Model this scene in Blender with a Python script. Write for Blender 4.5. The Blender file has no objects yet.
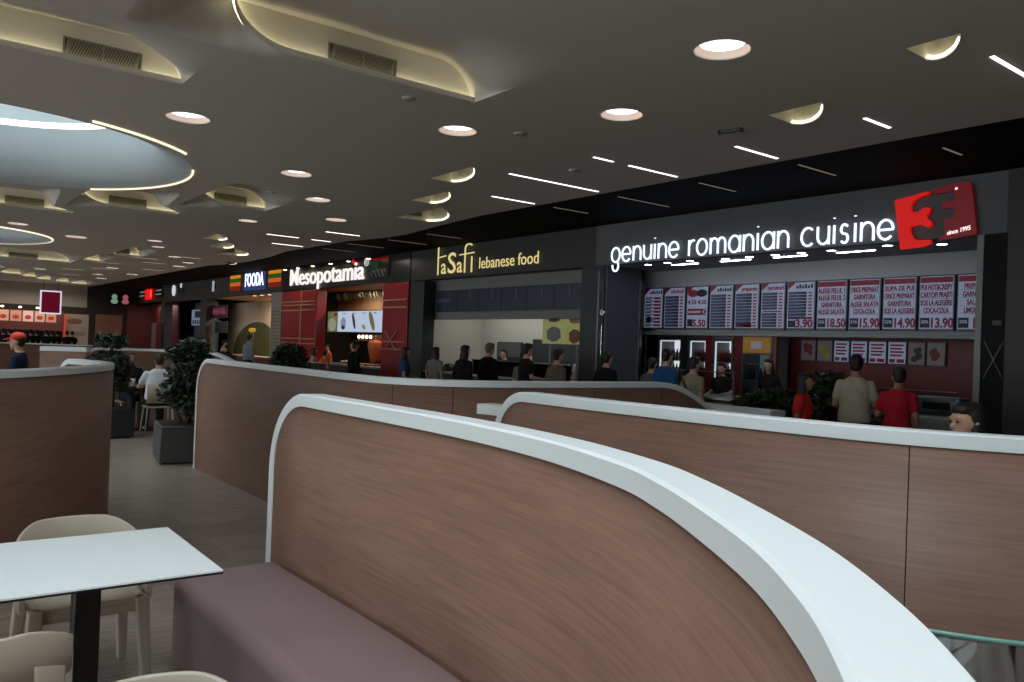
import bpy, bmesh, math, random
from mathutils import Vector, Matrix
random.seed(7)
C = bpy.context.scene.collection
PI = math.pi

# ------------------------------------------------------------------ colour / materials
def lin(c):
    return tuple((v/255/12.92) if v/255 <= 0.04045 else ((v/255+0.055)/1.055)**2.4 for v in c)
_M = {}
def mat(name, col, rough=.5, metal=0, spec=.5, noise=0, nscale=6, emit=None, es=0, bump=0):
    if name in _M: return _M[name]
    m = bpy.data.materials.new(name); m.use_nodes = True
    nt = m.node_tree; b = nt.nodes['Principled BSDF']
    c = lin(col)
    b.inputs['Base Color'].default_value = (*c, 1)
    b.inputs['Roughness'].default_value = rough
    b.inputs['Metallic'].default_value = metal
    b.inputs['Specular IOR Level'].default_value = spec
    if noise or bump:
        tc = nt.nodes.new('ShaderNodeTexCoord'); n = nt.nodes.new('ShaderNodeTexNoise')
        n.inputs['Scale'].default_value = nscale; n.inputs['Detail'].default_value = 4
        nt.links.new(tc.outputs['Object'], n.inputs['Vector'])
        if noise:
            r = nt.nodes.new('ShaderNodeValToRGB')
            r.color_ramp.elements[0].position = .3; r.color_ramp.elements[1].position = .7
            r.color_ramp.elements[0].color = (*[v*(1-noise) for v in c], 1)
            r.color_ramp.elements[1].color = (*[min(1, v*(1+noise)) for v in c], 1)
            nt.links.new(n.outputs['Fac'], r.inputs['Fac']); nt.links.new(r.outputs['Color'], b.inputs['Base Color'])
        if bump:
            bp = nt.nodes.new('ShaderNodeBump'); bp.inputs['Strength'].default_value = bump; bp.inputs['Distance'].default_value = .01
            nt.links.new(n.outputs['Fac'], bp.inputs['Height']); nt.links.new(bp.outputs['Normal'], b.inputs['Normal'])
    if emit:
        b.inputs['Emission Color'].default_value = (*lin(emit), 1); b.inputs['Emission Strength'].default_value = es
    _M[name] = m
    return m
def glow(name, col, s):
    if name in _M: return _M[name]
    m = bpy.data.materials.new(name); m.use_nodes = True
    nt = m.node_tree; nt.nodes.remove(nt.nodes['Principled BSDF'])
    e = nt.nodes.new('ShaderNodeEmission'); e.inputs['Color'].default_value = (*lin(col), 1); e.inputs['Strength'].default_value = s
    nt.links.new(e.outputs[0], nt.nodes['Material Output'].inputs['Surface'])
    _M[name] = m
    return m
def glass(name, tint, refl=.06):
    if name in _M: return _M[name]
    m = bpy.data.materials.new(name); m.use_nodes = True
    nt = m.node_tree; nt.nodes.remove(nt.nodes['Principled BSDF'])
    t = nt.nodes.new('ShaderNodeBsdfTransparent'); t.inputs['Color'].default_value = (*tint, 1)
    g = nt.nodes.new('ShaderNodeBsdfGlossy'); g.inputs['Roughness'].default_value = .03
    fr = nt.nodes.new('ShaderNodeFresnel'); fr.inputs['IOR'].default_value = 1.35
    mx = nt.nodes.new('ShaderNodeMixShader')
    nt.links.new(fr.outputs[0], mx.inputs[0]); nt.links.new(t.outputs[0], mx.inputs[1]); nt.links.new(g.outputs[0], mx.inputs[2])
    nt.links.new(mx.outputs[0], nt.nodes['Material Output'].inputs['Surface'])
    _M[name] = m
    return m
def wood(name, c1, c2, rough=.45):
    m = bpy.data.materials.new(name); m.use_nodes = True
    nt = m.node_tree; b = nt.nodes['Principled BSDF']; b.inputs['Roughness'].default_value = rough
    b.inputs['Specular IOR Level'].default_value = .35
    uv = nt.nodes.new('ShaderNodeUVMap'); uv.uv_map = 'UV'
    mp = nt.nodes.new('ShaderNodeMapping'); mp.inputs['Scale'].default_value = (1.6, 46, 1)
    n = nt.nodes.new('ShaderNodeTexNoise'); n.inputs['Scale'].default_value = 1.6; n.inputs['Detail'].default_value = 7; n.inputs['Roughness'].default_value = .62
    n.inputs['Distortion'].default_value = .5
    n2 = nt.nodes.new('ShaderNodeTexNoise'); n2.inputs['Scale'].default_value = 1.3; n2.inputs['Detail'].default_value = 2
    mp2 = nt.nodes.new('ShaderNodeMapping'); mp2.inputs['Scale'].default_value = (.8, 3.5, 1)
    mx = nt.nodes.new('ShaderNodeMath'); mx.operation = 'MULTIPLY_ADD'; mx.inputs[1].default_value = .65
    m3 = nt.nodes.new('ShaderNodeMath'); m3.operation = 'MULTIPLY'; m3.inputs[1].default_value = .35
    r = nt.nodes.new('ShaderNodeValToRGB')
    r.color_ramp.elements[0].position = .34; r.color_ramp.elements[1].position = .66
    r.color_ramp.elements[0].color = (*lin(c1), 1); r.color_ramp.elements[1].color = (*lin(c2), 1)
    L = nt.links.new
    L(uv.outputs[0], mp.inputs[0]); L(uv.outputs[0], mp2.inputs[0]); L(mp.outputs[0], n.inputs[0]); L(mp2.outputs[0], n2.inputs[0])
    L(n2.outputs['Fac'], m3.inputs[0]); L(n.outputs['Fac'], mx.inputs[0]); L(m3.outputs[0], mx.inputs[2])
    L(mx.outputs[0], r.inputs[0]); L(r.outputs[0], b.inputs['Base Color'])
    _M[name] = m
    return m

# ------------------------------------------------------------------ mesh builder
class MB:
    def __init__(s): s.b = bmesh.new(); s.uv = None
    def face(s, vs, mi=0, smooth=False):
        try:
            f = s.b.faces.new(vs); f.material_index = mi; f.smooth = smooth; return f
        except ValueError: return None
    def box(s, x0, x1, y0, y1, z0, z1, mi=0, bev=0, seg=2, M=None):
        v = [s.b.verts.new((x, y, z)) for z in (z0, z1) for y in (y0, y1) for x in (x0, x1)]
        fs = [s.face([v[i] for i in q], mi) for q in ((0,2,3,1),(4,5,7,6),(0,1,5,4),(2,6,7,3),(0,4,6,2),(1,3,7,5))]
        if bev:
            es = list({e for f in fs for e in f.edges})
            r = bmesh.ops.bevel(s.b, geom=es, offset=bev, segments=seg, affect='EDGES', profile=.5)
            for f in r['faces']: f.material_index = mi; f.smooth = True
            v = list({w for w in s.b.verts if w.is_valid and all(min(a,b)-1e-6 <= c <= max(a,b)+1e-6 for a,b,c in ((x0,x1,w.co.x),(y0,y1,w.co.y),(z0,z1,w.co.z)))}) if M else v
        if M:
            for w in v: w.co = M @ w.co
        return s
    def tube(s, pts, r, n=8, mi=0, caps=True, ell=None):
        pts = [Vector(p) for p in pts]
        if not isinstance(r, (list, tuple)): pts = [p for i, p in enumerate(pts) if i == 0 or (p-pts[i-1]).length > 1e-5]
        rs = r if isinstance(r, (list, tuple)) else [r]*len(pts)
        prev = None; rings = []
        for i, p in enumerate(pts):
            t = (pts[min(i+1, len(pts)-1)]-pts[max(i-1, 0)]).normalized()
            if prev is None:
                a = Vector((0,0,1)) if abs(t.z) < .9 else Vector((1,0,0))
                u = t.cross(a).normalized()
            else:
                u = (prev - t*prev.dot(t)).normalized()
            prev = u; w = t.cross(u)
            rings.append([s.b.verts.new(p+(u*math.cos(2*PI*k/n)+w*math.sin(2*PI*k/n))*rs[i]) for k in range(n)])
        for a, b in zip(rings, rings[1:]):
            for k in range(n): s.face([a[k], a[(k+1)%n], b[(k+1)%n], b[k]], mi, True)
        if caps: s.face(rings[0][::-1], mi); s.face(rings[-1], mi)
        return s
    def loft(s, rings, mi=0, caps=True, smooth=True):
        R = [[s.b.verts.new(p) for p in r] for r in rings]; n = len(R[0])
        for a, b in zip(R, R[1:]):
            for k in range(n): s.face([a[k], a[(k+1)%n], b[(k+1)%n], b[k]], mi, smooth)
        if caps: s.face(R[0][::-1], mi); s.face(R[-1], mi)
        return s
    def lathe(s, prof, c=(0,0,0), n=24, mi=0, caps=False, smooth=True):
        s.loft([[(c[0]+r*math.cos(2*PI*k/n), c[1]+r*math.sin(2*PI*k/n), c[2]+z) for k in range(n)] for r, z in prof], mi, caps, smooth); return s
    def ell(s, c, r, n=12, m=8, mi=0, M=None):
        top = s.b.verts.new((0,0,1)); bot = s.b.verts.new((0,0,-1)); R = []
        for j in range(1, m):
            a = PI*j/m
            R.append([s.b.verts.new((math.sin(a)*math.cos(2*PI*k/n), math.sin(a)*math.sin(2*PI*k/n), math.cos(a))) for k in range(n)])
        for k in range(n):
            s.face([top, R[0][k], R[0][(k+1)%n]], mi, True); s.face([bot, R[-1][(k+1)%n], R[-1][k]], mi, True)
        for a, b in zip(R, R[1:]):
            for k in range(n): s.face([a[k], b[k], b[(k+1)%n], a[(k+1)%n]], mi, True)
        T = Matrix.Translation(c) @ (M or Matrix.Identity(4)) @ Matrix.Diagonal((*r, 1))
        for v in [top, bot]+[q for g in R for q in g]: v.co = T @ v.co
        return s
    def prism(s, poly, f, d0, d1, mi=0):
        """poly 2-D, f(u,v,d)->xyz"""
        a = [s.b.verts.new(f(u, v, d0)) for u, v in poly]; b = [s.b.verts.new(f(u, v, d1)) for u, v in poly]
        s.face(a, mi); s.face(b[::-1], mi); n = len(poly)
        for k in range(n): s.face([a[k], b[k], b[(k+1)%n], a[(k+1)%n]], mi)
        return s
    def raw(s, vs, fs, mi=0, smooth=False, f=None):
        V = [s.b.verts.new(f(v) if f else v) for v in vs]
        for q in fs: s.face([V[i] for i in q], mi, smooth)
        return s
    def mesh(s, name, mats):
        me = bpy.data.meshes.new(name)
        bmesh.ops.recalc_face_normals(s.b, faces=s.b.faces[:])
        s.b.to_mesh(me); s.b.free()
        for m in (mats if isinstance(mats, (list, tuple)) else [mats]): me.materials.append(m)
        return me
    def build(s, name, mats, parent=None, loc=None):
        o = bpy.data.objects.new(name, s.mesh(name, mats)); C.objects.link(o)
        if parent: o.parent = parent
        if loc: o.location = loc
        return o
def B(name, mats, boxes, parent=None, bev=0, loc=None, seg=2):
    m = MB()
    for b in boxes: m.box(*b, bev=bev, seg=seg)
    return m.build(name, mats, parent, loc)
def tag(o, label, cat, group=None):
    o['label'] = label; o['category'] = cat
    if group: o['group'] = group
    return o
def thing(name, label, cat, loc=(0,0,0), rz=0, group=None):
    o = bpy.data.objects.new(name, None); C.objects.link(o); o.location = loc; o.rotation_euler = (0,0,rz)
    o.empty_display_size = .1
    return tag(o, label, cat, group)
def struct(o): o['kind'] = 'structure'; return o
def kids(o): return [c for c in bpy.data.objects if c.parent == o]
def copy_thing(o, loc=None, rz=None, label=None, group=None):
    def rec(a, par):
        c = a.copy(); C.objects.link(c)
        if par: c.parent = par
        for ch in kids(a): rec(ch, c)
        return c
    r = rec(o, None)
    if loc: r.location = loc
    if rz is not None: r.rotation_euler = (0,0,rz)
    if label: r['label'] = label
    if group: r['group'] = group
    return r

# ------------------------------------------------------------------ text
_G = {}
def glyph(text, bold=0.0, xs=1.0, align='CENTER', ext=0.004, shear=0):
    """built-in font, cap height about 0.7 at size 1 -> verts, faces (in x,y,z)"""
    key = (text, bold, xs, align, ext, shear)
    if key in _G: return _G[key]
    cu = bpy.data.curves.new('t', 'FONT'); cu.body = text; cu.align_x = align; cu.offset = bold; cu.extrude = ext; cu.resolution_u = 3; cu.shear = shear
    o = bpy.data.objects.new('t', cu); C.objects.link(o)
    dg = bpy.context.evaluated_depsgraph_get(); me = bpy.data.meshes.new_from_object(o.evaluated_get(dg))
    vs = [(v.co.x*xs, v.co.y, v.co.z) for v in me.vertices]; fs = [tuple(p.vertices) for p in me.polygons]
    bpy.data.objects.remove(o); bpy.data.curves.remove(cu); bpy.data.meshes.remove(me)
    _G[key] = (vs, fs); return vs, fs
def put_text(mb, text, x, z, y, size, mi=0, bold=0.0, width=None, align='CENTER', ext=.004, xs=1.0, shear=0):
    """lettering on a plane of constant y, facing -y; width fits the line"""
    vs, fs = glyph(text, bold, 1.0, align, ext/size, shear)
    if not vs: return
    w = max(v[0] for v in vs)-min(v[0] for v in vs)
    k = (width/(w*size)) if width else xs
    mb.raw(vs, fs, mi, f=lambda v: (x+v[0]*size*k, y-v[2]*size, z+v[1]*size))

# ------------------------------------------------------------------ shared materials
paint = mat('ceiling_paint', (226,221,212), .85, spec=.1)
white_solid = mat('white_solid_surface', (226,230,230), .35)
walnut = wood('brown_wood_laminate', (110,80,66), (138,105,89))
black = mat('black_metal', (14,14,15), .4)
soffit_black = mat('black_soffit_paint', (17,17,17), .8, spec=.1)
steel = mat('brushed_steel', (150,152,155), .35, 1)
chrome = mat('chrome', (190,190,195), .15, 1)
dark = mat('dark_grey_panel', (38,39,42), .5)
lampwhite = glow('lamp_white', (255,250,248), 5)
lampslot = glow('lamp_slot', (255,246,240), 3)
lampdim = glow('lamp_slot_dim', (255,236,210), .14)
ledwarm = glow('led_warm', (248,240,196), 4)
shoplamp = glow('shop_lamp_or_fill', (240,246,255), 22)
warmlamp = glow('warm_lamp', (255,225,190), 6)
clear = glass('clear_glass', (.86,.93,.91))
teal = mat('glass_edge_green', (120,170,160), .2)
HC = 3.8

# ------------------------------------------------------------------ floor
def floor_mat():
    m = bpy.data.materials.new('wood_look_floor_tile'); m.use_nodes = True
    nt = m.node_tree; b = nt.nodes['Principled BSDF']; b.inputs['Roughness'].default_value = .32; b.inputs['Specular IOR Level'].default_value = .4
    L = nt.links.new
    tc = nt.nodes.new('ShaderNodeTexCoord'); mp = nt.nodes.new('ShaderNodeMapping')
    mp.inputs['Rotation'].default_value = (0, 0, PI/2); mp.inputs['Location'].default_value = (-.93, -4.33+.0, 0)
    br = nt.nodes.new('ShaderNodeTexBrick'); br.offset = .5
    br.inputs['Scale'].default_value = 1; br.inputs['Brick Width'].default_value = 1.2; br.inputs['Row Height'].default_value = .6
    br.inputs['Mortar Size'].default_value = .0035; br.inputs['Mortar Smooth'].default_value = 0; br.inputs['Bias'].default_value = 0
    br.inputs['Color1'].default_value = (*lin((156,143,133)), 1); br.inputs['Color2'].default_value = (*lin((140,128,118)), 1); br.inputs['Mortar'].default_value = (*lin((168,164,160)), 1)
    mp2 = nt.nodes.new('ShaderNodeMapping'); mp2.inputs['Scale'].default_value = (14, 1.2, 1)
    n = nt.nodes.new('ShaderNodeTexNoise'); n.inputs['Scale'].default_value = 2; n.inputs['Detail'].default_value = 6
    rp = nt.nodes.new('ShaderNodeValToRGB'); rp.color_ramp.elements[0].position = .3; rp.color_ramp.elements[1].position = .7
    rp.color_ramp.elements[0].color = (.68,.66,.65,1); rp.color_ramp.elements[1].color = (1.18,1.18,1.18,1)
    mx = nt.nodes.new('ShaderNodeMixRGB'); mx.blend_type = 'MULTIPLY'; mx.inputs[0].default_value = 1
    L(tc.outputs['Object'], mp.inputs[0]); L(mp.outputs[0], br.inputs[0]); L(tc.outputs['Object'], mp2.inputs[0]); L(mp2.outputs[0], n.inputs[0])
    L(n.outputs['Fac'], rp.inputs[0]); L(br.outputs['Color'], mx.inputs[1]); L(rp.outputs[0], mx.inputs[2]); L(mx.outputs[0], b.inputs['Base Color'])
    return m
struct(B('floor', floor_mat(), [(-46, 9, -13, 15, -.2, 0)]))

# ------------------------------------------------------------------ ceiling: flat sheet with holes, gills, pockets, skylights
holes = []
GW = [(2.0,1.45),(1.3,1.6),(.75,1.76),(.41,1.95),(.1,2.24),(0,2.7),(0,3.2),(0,3.7),(0,3.95),(0,4.08),(0,4.13)]
def resample(pts, n):
    pts = [Vector(p) for p in pts]; d = [0]
    for a, b in zip(pts, pts[1:]): d.append(d[-1]+(b-a).length)
    out = []; j = 0
    for i in range(n):
        t = d[-1]*i/(n-1)
        while j < len(d)-2 and d[j+1] < t: j += 1
        k = (t-d[j])/max(1e-9, d[j+1]-d[j]); out.append(pts[j].lerp(pts[j+1], min(1,max(0,k))))
    return out
def smoothpath(pts, n):
    """catmull-rom through pts, then n even samples"""
    P = [Vector(p) for p in pts]; P = [P[0]*2-P[1]]+P+[P[-1]*2-P[-2]]; out = []
    for i in range(1, len(P)-2):
        for k in range(12):
            t = k/12; a, b, c, d = P[i-1], P[i], P[i+1], P[i+2]
            out.append(.5*((2*b)+(c-a)*t+(2*a-5*b+4*c-d)*t*t+(3*b-a-3*c+d)*t**3))
    out.append(P[-2]); return resample(out, n)
scoops = MB()
strips = []
SKX, SKY, SKA, SKB = -12.0, .7, 2.6, 2.6     # big visible skylight: oval
def sstep(a, b, x): t = min(1, max(0, (x-a)/(b-a))); return t*t*(3-2*t)
def ellx(y): q = (y-SKY)/SKB; return SKX-SKA*1.004*math.sqrt(max(0, 1-q*q))
def gill(X0, yL, yR, y0, near, Lf=.6, h=.33, rR=.36, rL=.45, g=lambda y: 1):
    """woven ceiling: the near surface rises over Y = y0..yL and drops at yR, the far one drops after yL; a lens-shaped step opens between them at x = X0"""
    def N(y, t=0):
        d = min(1, max(0, (yR-y)/(rR*(1+2.0*t)))); q = min(1, t*2.5)
        a = math.sqrt(max(0, 1-(1-d)**2)); b = d*d*(3-2*d)
        return (sstep(y0, yL, y) if yL-y0 > .02 else 1)*(a*(1-q)+b*q)
    def F(y):
        if y < yL: return N(y)
        d = (y-yL)/rL
        return 0 if d > 1 else (1-math.sqrt(max(0, 1-(1-d)**2)))
    ys = sorted(set([y0+(yR-y0)*k/44 for k in range(45)]+[yR-rR*(1-math.cos(PI/2*k/12)) for k in range(13)]+[yL+rL*(1-math.cos(PI/2*k/10)) for k in range(11)]+[yL]))
    nc = 12; V = []; W = []
    for y in ys:
        xn = near(y); e = g(y)
        V.append([scoops.b.verts.new((X0+(xn-X0)*c/nc, y, HC+h*N(y, c/nc)*(1-e*(c/nc)))) for c in range(nc+1)])
        W.append([scoops.b.verts.new((X0-Lf*c/8, y, HC+h*F(y)*(1-sstep(0, 1, c/8)))) for c in range(9)])
    for i in range(len(ys)-1):
        for c in range(nc): scoops.face([V[i][c], V[i+1][c], V[i+1][c+1], V[i][c+1]], 0, True)
        for c in range(8): scoops.face([W[i][c], W[i+1][c], W[i+1][c+1], W[i][c+1]], 0, True)
    fy = [y for y in ys if y >= yL]
    a = [scoops.b.verts.new((X0, y, HC+h*F(y))) for y in fy]; b = [scoops.b.verts.new((X0, y, HC+h*N(y))) for y in fy]
    for i in range(len(fy)-1): scoops.face([a[i], a[i+1], b[i+1], b[i]], 0, False)
    holes.append([Vector((X0-Lf, y)) for y in ys]+[Vector((near(y), y)) for y in ys[::-1]])
    # trough with the light strip along the lower edge of the opening
    z = [HC+h*F(y) for y in fy]
    g_ = [[scoops.b.verts.new((X0+dx, y, zz+dz)) for y, zz in zip(fy, z)] for dx, dz in ((0,-.004),(.07,-.004),(.075,.004),(.07,.045),(.062,.045),(.06,0),(0,0))]
    for A_, B_ in zip(g_, g_[1:]):
        for i in range(len(fy)-1): scoops.face([A_[i], A_[i+1], B_[i+1], B_[i]], 0, False)
    strips.append([Vector((X0+.034, y, zz+.014)) for y, zz in zip(fy, z)])
def nearA(y): return ellx(y)-.02+(-16.5-ellx(y))*sstep(2.05, 2.35, y)
def nearB(y): m = min(ellx(y)-.02, -13.2); return m+(-14.7-m)*sstep(3.55, 3.8, y)
gills = [(-6.13,0,'above the near bench partition'),(-7.53,0,'nearest the upper left corner'),(-15.65,0,'middle one beyond the big round skylight'),
         (-17.2,0,'leftmost one beyond the big round skylight'),(-13.85,0,'rightmost one beyond the big round skylight'),(-29.9,0,'second row, under the far round skylight')]
gill(-6.13, 1.97, 4.15, 1.25, lambda y: -4.63, .15)
gill(-7.53, -.2, 1.99, -.9, lambda y: -6.31, .3)
gill(-15.65, 2.55, 4.15, 2.42, nearB, .6)
gill(-17.2, .6, 2.7, -.1, nearA, .6)
gill(-13.85, 4.02, 5.14, 3.85, lambda y: -11.6, .6)
gill(-29.9, 2.0, 4.68, 1.2, lambda y: -26.0, .8)
ends = [4.15, 1.99, 4.15, 2.7, 5.14, 4.68]
far_gills = [(-38.6,3.5,4.3),(-39.8,4.35,5.0),(-41.2,5.05,5.75),(-42.1,5.8,6.6),(-43.0,6.65,7.5),(-25.3,4.95,5.75),(-28.4,4.72,5.3)]
for k, (x, a, b) in enumerate(far_gills): gill(x, a+.05, b, a, lambda y, x=x: x+(3.6 if k < 5 else 2.9), .5, rR=.18, rL=.25)
# pockets with a straight near edge
pockets = [(-2.86,5.6,.37,.37,0),(-4.47,6.29,.48,.55,0),(-9.23,5.65,.43,1.0,0),(-10.87,6.33,.44,1.05,0),(-12.5,7.0,.78,1.45,1),(-18.9,5.6,.5,1.15,0),(-20.5,6.2,.55,1.5,0),(-22.0,6.85,.8,1.7,1),(-24.9,7.9,.45,1.2,0)]
for X0, Y0, a, b, g in pockets:
    pl = [(X0, Y0), (X0, Y0+a*.78)]
    P0, P1, P2, P3 = Vector((X0, Y0+a*.78)), Vector((X0+.02*b, Y0+a*1.12)), Vector((X0+.5*b, Y0+a*1.1)), Vector((X0+b, Y0))
    for k in range(1, 15):
        t = k/14; pl.append(tuple(P0*(1-t)**3+P1*3*t*(1-t)**2+P2*3*t*t*(1-t)+P3*t**3))
    holes.append([Vector(p) for p in pl])
    A = [scoops.b.verts.new((x, y, HC)) for x, y in pl]; T = [scoops.b.verts.new((x, y, HC+.32)) for x, y in pl]; n = len(pl)
    for k in range(n): scoops.face([A[k], A[(k+1)%n], T[(k+1)%n], T[k]], 0, False)
    scoops.face(T, 0)
    cx = sum(p[0] for p in pl)/n; cy = sum(p[1] for p in pl)/n
    dx = lambda x, y, d: Vector((x, y, 0))+(Vector((cx-x, cy-y, 0)).normalized()*d)
    strips.append([dx(x, y, .02)+Vector((0,0,HC+.012)) for x, y in pl[1:-1]])
    # soft moulding round the curved side
    D = 1.0
    o = [(x+(x-cx)*.22, y+(y-cy)*.32) for x, y in pl[1:-1]]
    I = [scoops.b.verts.new((x, y, HC-.006)) for x, y in pl[1:-1]]; O = [scoops.b.verts.new((x, y, HC-.001)) for x, y in o]; U = [scoops.b.verts.new((x, y, HC+.02)) for x, y in pl[1:-1]]
    for k in range(n-3): scoops.face([I[k], I[k+1], O[k+1], O[k]], 0, True); scoops.face([I[k], U[k], U[k+1], I[k+1]], 0, True)
# skylights
skies = [(-1.2,.2,2.8),(-22.9,.75,2.4),(6.3,.7,2.4),(-34,.9,2.4),(-7,-8.5,2.6),(3,-8.5,2.6)]  # skylight nearest the end wall is unseen, added to brighten the far end
def rimz(a):
    return HC
holes.append([Vector((SKX+SKA*math.cos(2*PI*k/288), SKY+SKB*math.sin(2*PI*k/288))) for k in range(288)])
for x, y, r in skies: holes.append([Vector((x+r*math.cos(2*PI*k/72), y+r*math.sin(2*PI*k/72))) for k in range(72)])
# downlights
DL = [(-3.75,4.71,.2,'largest recessed downlight, nearest above the red-logo grill'),(-5.4,5.36,.195,'recessed downlight second nearest to the red-logo grill'),(-6.99,4.59,.195,'recessed downlight just right of the near lit ceiling step'),
      (-8.57,2.36,.21,'recessed downlight beside the big round skylight'),(-10.37,4.27,.2,'recessed downlight right of the rightmost vent beyond the skylight'),(-12.02,5.32,.195,'recessed downlight left of the lit ceiling pockets'),
      (-13.74,6.45,.19,'recessed downlight in front of the kebab shop light strips'),(-15.27,5.37,.17,'recessed downlight under the rightmost vented step'),(-21.39,3.48,.24,'recessed downlight right of the far round skylight'),
      (-19.92,2.14,.19,'recessed downlight at the left edge, above the far skylight'),(-20.48,5.0,.16,'first of the small far downlights left of the pockets'),(-21.82,5.41,.15,'second of the small far downlights left of the pockets'),
      (-24.15,6.45,.16,'small far downlight below the three lit pockets'),(-25.75,7.27,.16,'small far downlight close to the dark soffit'),(-27.4,7.45,.2,'far downlight touching the dark soffit edge'),
      (-30.5,6.1,.2,'far downlight over the striped sign row'),(-33.0,7.3,.19,'far downlight third from the end wall'),(-34.5,6.4,.2,'far downlight second from the end wall'),(-37,7.0,.2,'far downlight nearest the end wall'),(-34,4.4,.2,'far downlight over the seated couple'),(-33.6,2.6,.2,'far downlight at the left edge by the end wall')]
for x, y, r, _ in DL: holes.append([Vector((x+r*math.cos(2*PI*k/28), y+r*math.sin(2*PI*k/28))) for k in range(28)])
edge = [(9,7.9),(-11.2,7.9),(-12.2,8.0),(-13.2,8.12),(-14.4,8.3),(-15.3,8.25),(-16.5,8.0),(-19.7,7.95),(-21.5,8.2),(-23.3,8.3),(-24.7,8.25),(-26,7.95),(-44,7.9)]
outer = [Vector(p) for p in edge]+[Vector((-44,-13)), Vector((9,-13))]
def sheet(name, outer, holes, z, m):
    from mathutils.geometry import delaunay_2d_cdt
    V = []; E = []
    for loop in [outer]+holes:
        n0 = len(V); V += [Vector((p[0], p[1])) for p in loop]; n = len(loop); E += [(n0+k, n0+(k+1)%n) for k in range(n)]
    vs, _, fs = delaunay_2d_cdt(V, E, [], 0, 1e-5)[:3]
    def inside(p, poly):
        c = False; n = len(poly)
        for k in range(n):
            a, d = poly[k], poly[(k+1)%n]
            if (a[1] > p.y) != (d[1] > p.y) and p.x < (d[0]-a[0])*(p.y-a[1])/(d[1]-a[1])+a[0]: c = not c
        return c
    boxes = [(min(p[0] for p in h), max(p[0] for p in h), min(p[1] for p in h), max(p[1] for p in h), h) for h in holes]
    keep = []
    for f in fs:
        c = sum((vs[k] for k in f), Vector((0, 0)))/len(f)
        if inside(c, outer) and not any(a <= c.x <= b and d <= c.y <= e and inside(c, h) for a, b, d, e, h in boxes): keep.append(f)
    me = bpy.data.meshes.new(name); me.from_pydata([(v.x, v.y, z) for v in vs], [], keep); me.materials.append(m)
    o = bpy.data.objects.new(name, me); C.objects.link(o); return struct(o)
ceil = sheet('ceiling', outer, holes, HC, paint)
sc = scoops.build('ceiling_surface', paint, ceil)
dk = MB(); dk.prism([(-44,15),(9,15),(9,7.9)]+edge[1:], lambda u, v, d: (u, v, d), HC+.006, HC+.03)
struct(dk.build('ceiling_panel', soffit_black)); bpy.data.objects['ceiling_panel'].name = 'trim_1'
# skylight wells
well = mat('skylight_well_paint', (205,214,216), .7)
for i, (x, y, r) in enumerate(skies):
    m = MB()
    m.lathe([(r, 0), (r-.12, .03), (r-.3, .12), (r-.46, .28), (r-.56, .5), (r-.6, .75), (r-.6, 1.0)], (x, y, HC), 72, 0)
    m.lathe([(r-.6, 1.14), (r-.55, 1.16), (r-.6, 1.6), (r-.6, 1.7)], (x, y, HC), 72, 0)
    w = m.build('window_%d' % (i+1), well); struct(w)
    ring = MB(); pts = [(x+(r+.015)*math.cos(2*PI*k/72), y+(r+.015)*math.sin(2*PI*k/72), HC-.008) for k in range(73)]
    ring.tube(pts, .018, 6, caps=False); ring.build('window_frame', mat('rim_white', (225,220,205), .5), w)
    bars = MB()
    for k in range(-3, 4):
        xx = k*(r-.6)/4; yy = math.sqrt(max(0, (r-.6)**2-xx*xx)); bars.box(x+xx-.03, x+xx+.03, y-yy, y+yy, HC+1.62, HC+1.7)
    bars.build('window_bars', well, w)
m = MB(); R = []
for q, dz in ((1,0),(.965,.02),(.9,.08),(.84,.2),(.81,.4),(.8,.6),(.8,.78)):
    R.append([(SKX+SKA*q*math.cos(2*PI*k/288), SKY+SKB*q*math.sin(2*PI*k/288), (rimz(2*PI*k/288) if q > .95 else HC+(rimz(2*PI*k/288)-HC)*max(0,(q-.8)/.15))+dz) for k in range(288)])
m.loft(R, 0, False, True)
R = []
for q, dz in ((.8,.86),(.83,.88),(.8,1.6),(.8,1.7)): R.append([(SKX+SKA*q*math.cos(2*PI*k/96), SKY+SKB*q*math.sin(2*PI*k/96), HC+dz) for k in range(96)])
m.loft(R, 0, False, True)
w = m.build('window_8', well); struct(w)
bars = MB()
for k in range(-3, 4):
    xx = k*.66; yy = SKB*.8*math.sqrt(1-(xx/(SKA*.8))**2); bars.box(SKX+xx-.03, SKX+xx+.03, SKY-yy, SKY+yy, HC+1.62, HC+1.7)
bars.build('window_bars', well, w)
tint = glass('skylight_tinted_glass', (.95,.97,.97))
m = MB(); m.loft([[(SKX+SKA*.8*math.cos(2*PI*k/96), SKY+SKB*.8*math.sin(2*PI*k/96), HC+z) for k in range(96)] for z in (1.655,1.665)]); m.build('window_pane', tint, w)
x, y, r = skies[1]; m = MB(); m.lathe([(r-.6,1.655),(r-.6,1.665)], (x, y, HC), 48, caps=True); m.build('window_pane', tint, bpy.data.objects['window_2'])
def rimarc(a0, a1, q, dz, r_, lab):
    arc = MB(); n = 50; arc.tube([(SKX+SKA*q*math.cos(a), SKY+SKB*q*math.sin(a), HC+dz) for a in [math.radians(a0+(a1-a0)*k/n) for k in range(n+1)]], r_, 6)
    tag(arc.build('cove_light_strip', glow('rim_led', (255,240,205), 1.3)), lab, 'light strip', 'lit rim strips of the big skylight')
rimarc(72, 138, 1.0, -.008, .014, 'thin lit rim strip on the far edge of the big round skylight'); rimarc(20, 50, 1.06, -.012, .014, 'short lit strip on the near right edge of the big round skylight')
arc = MB(); r = 2.44
arc.tube([(-22.9+r*math.cos(a), .75+r*math.sin(a), HC-.01) for a in [math.radians(-10+4*k) for k in range(50)]], .02, 6)
tag(arc.build('cove_light_strip', glow('rim_led', (255,240,205), 1.6)), 'thin lit rim strip round the far small skylight', 'light strip')
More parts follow.
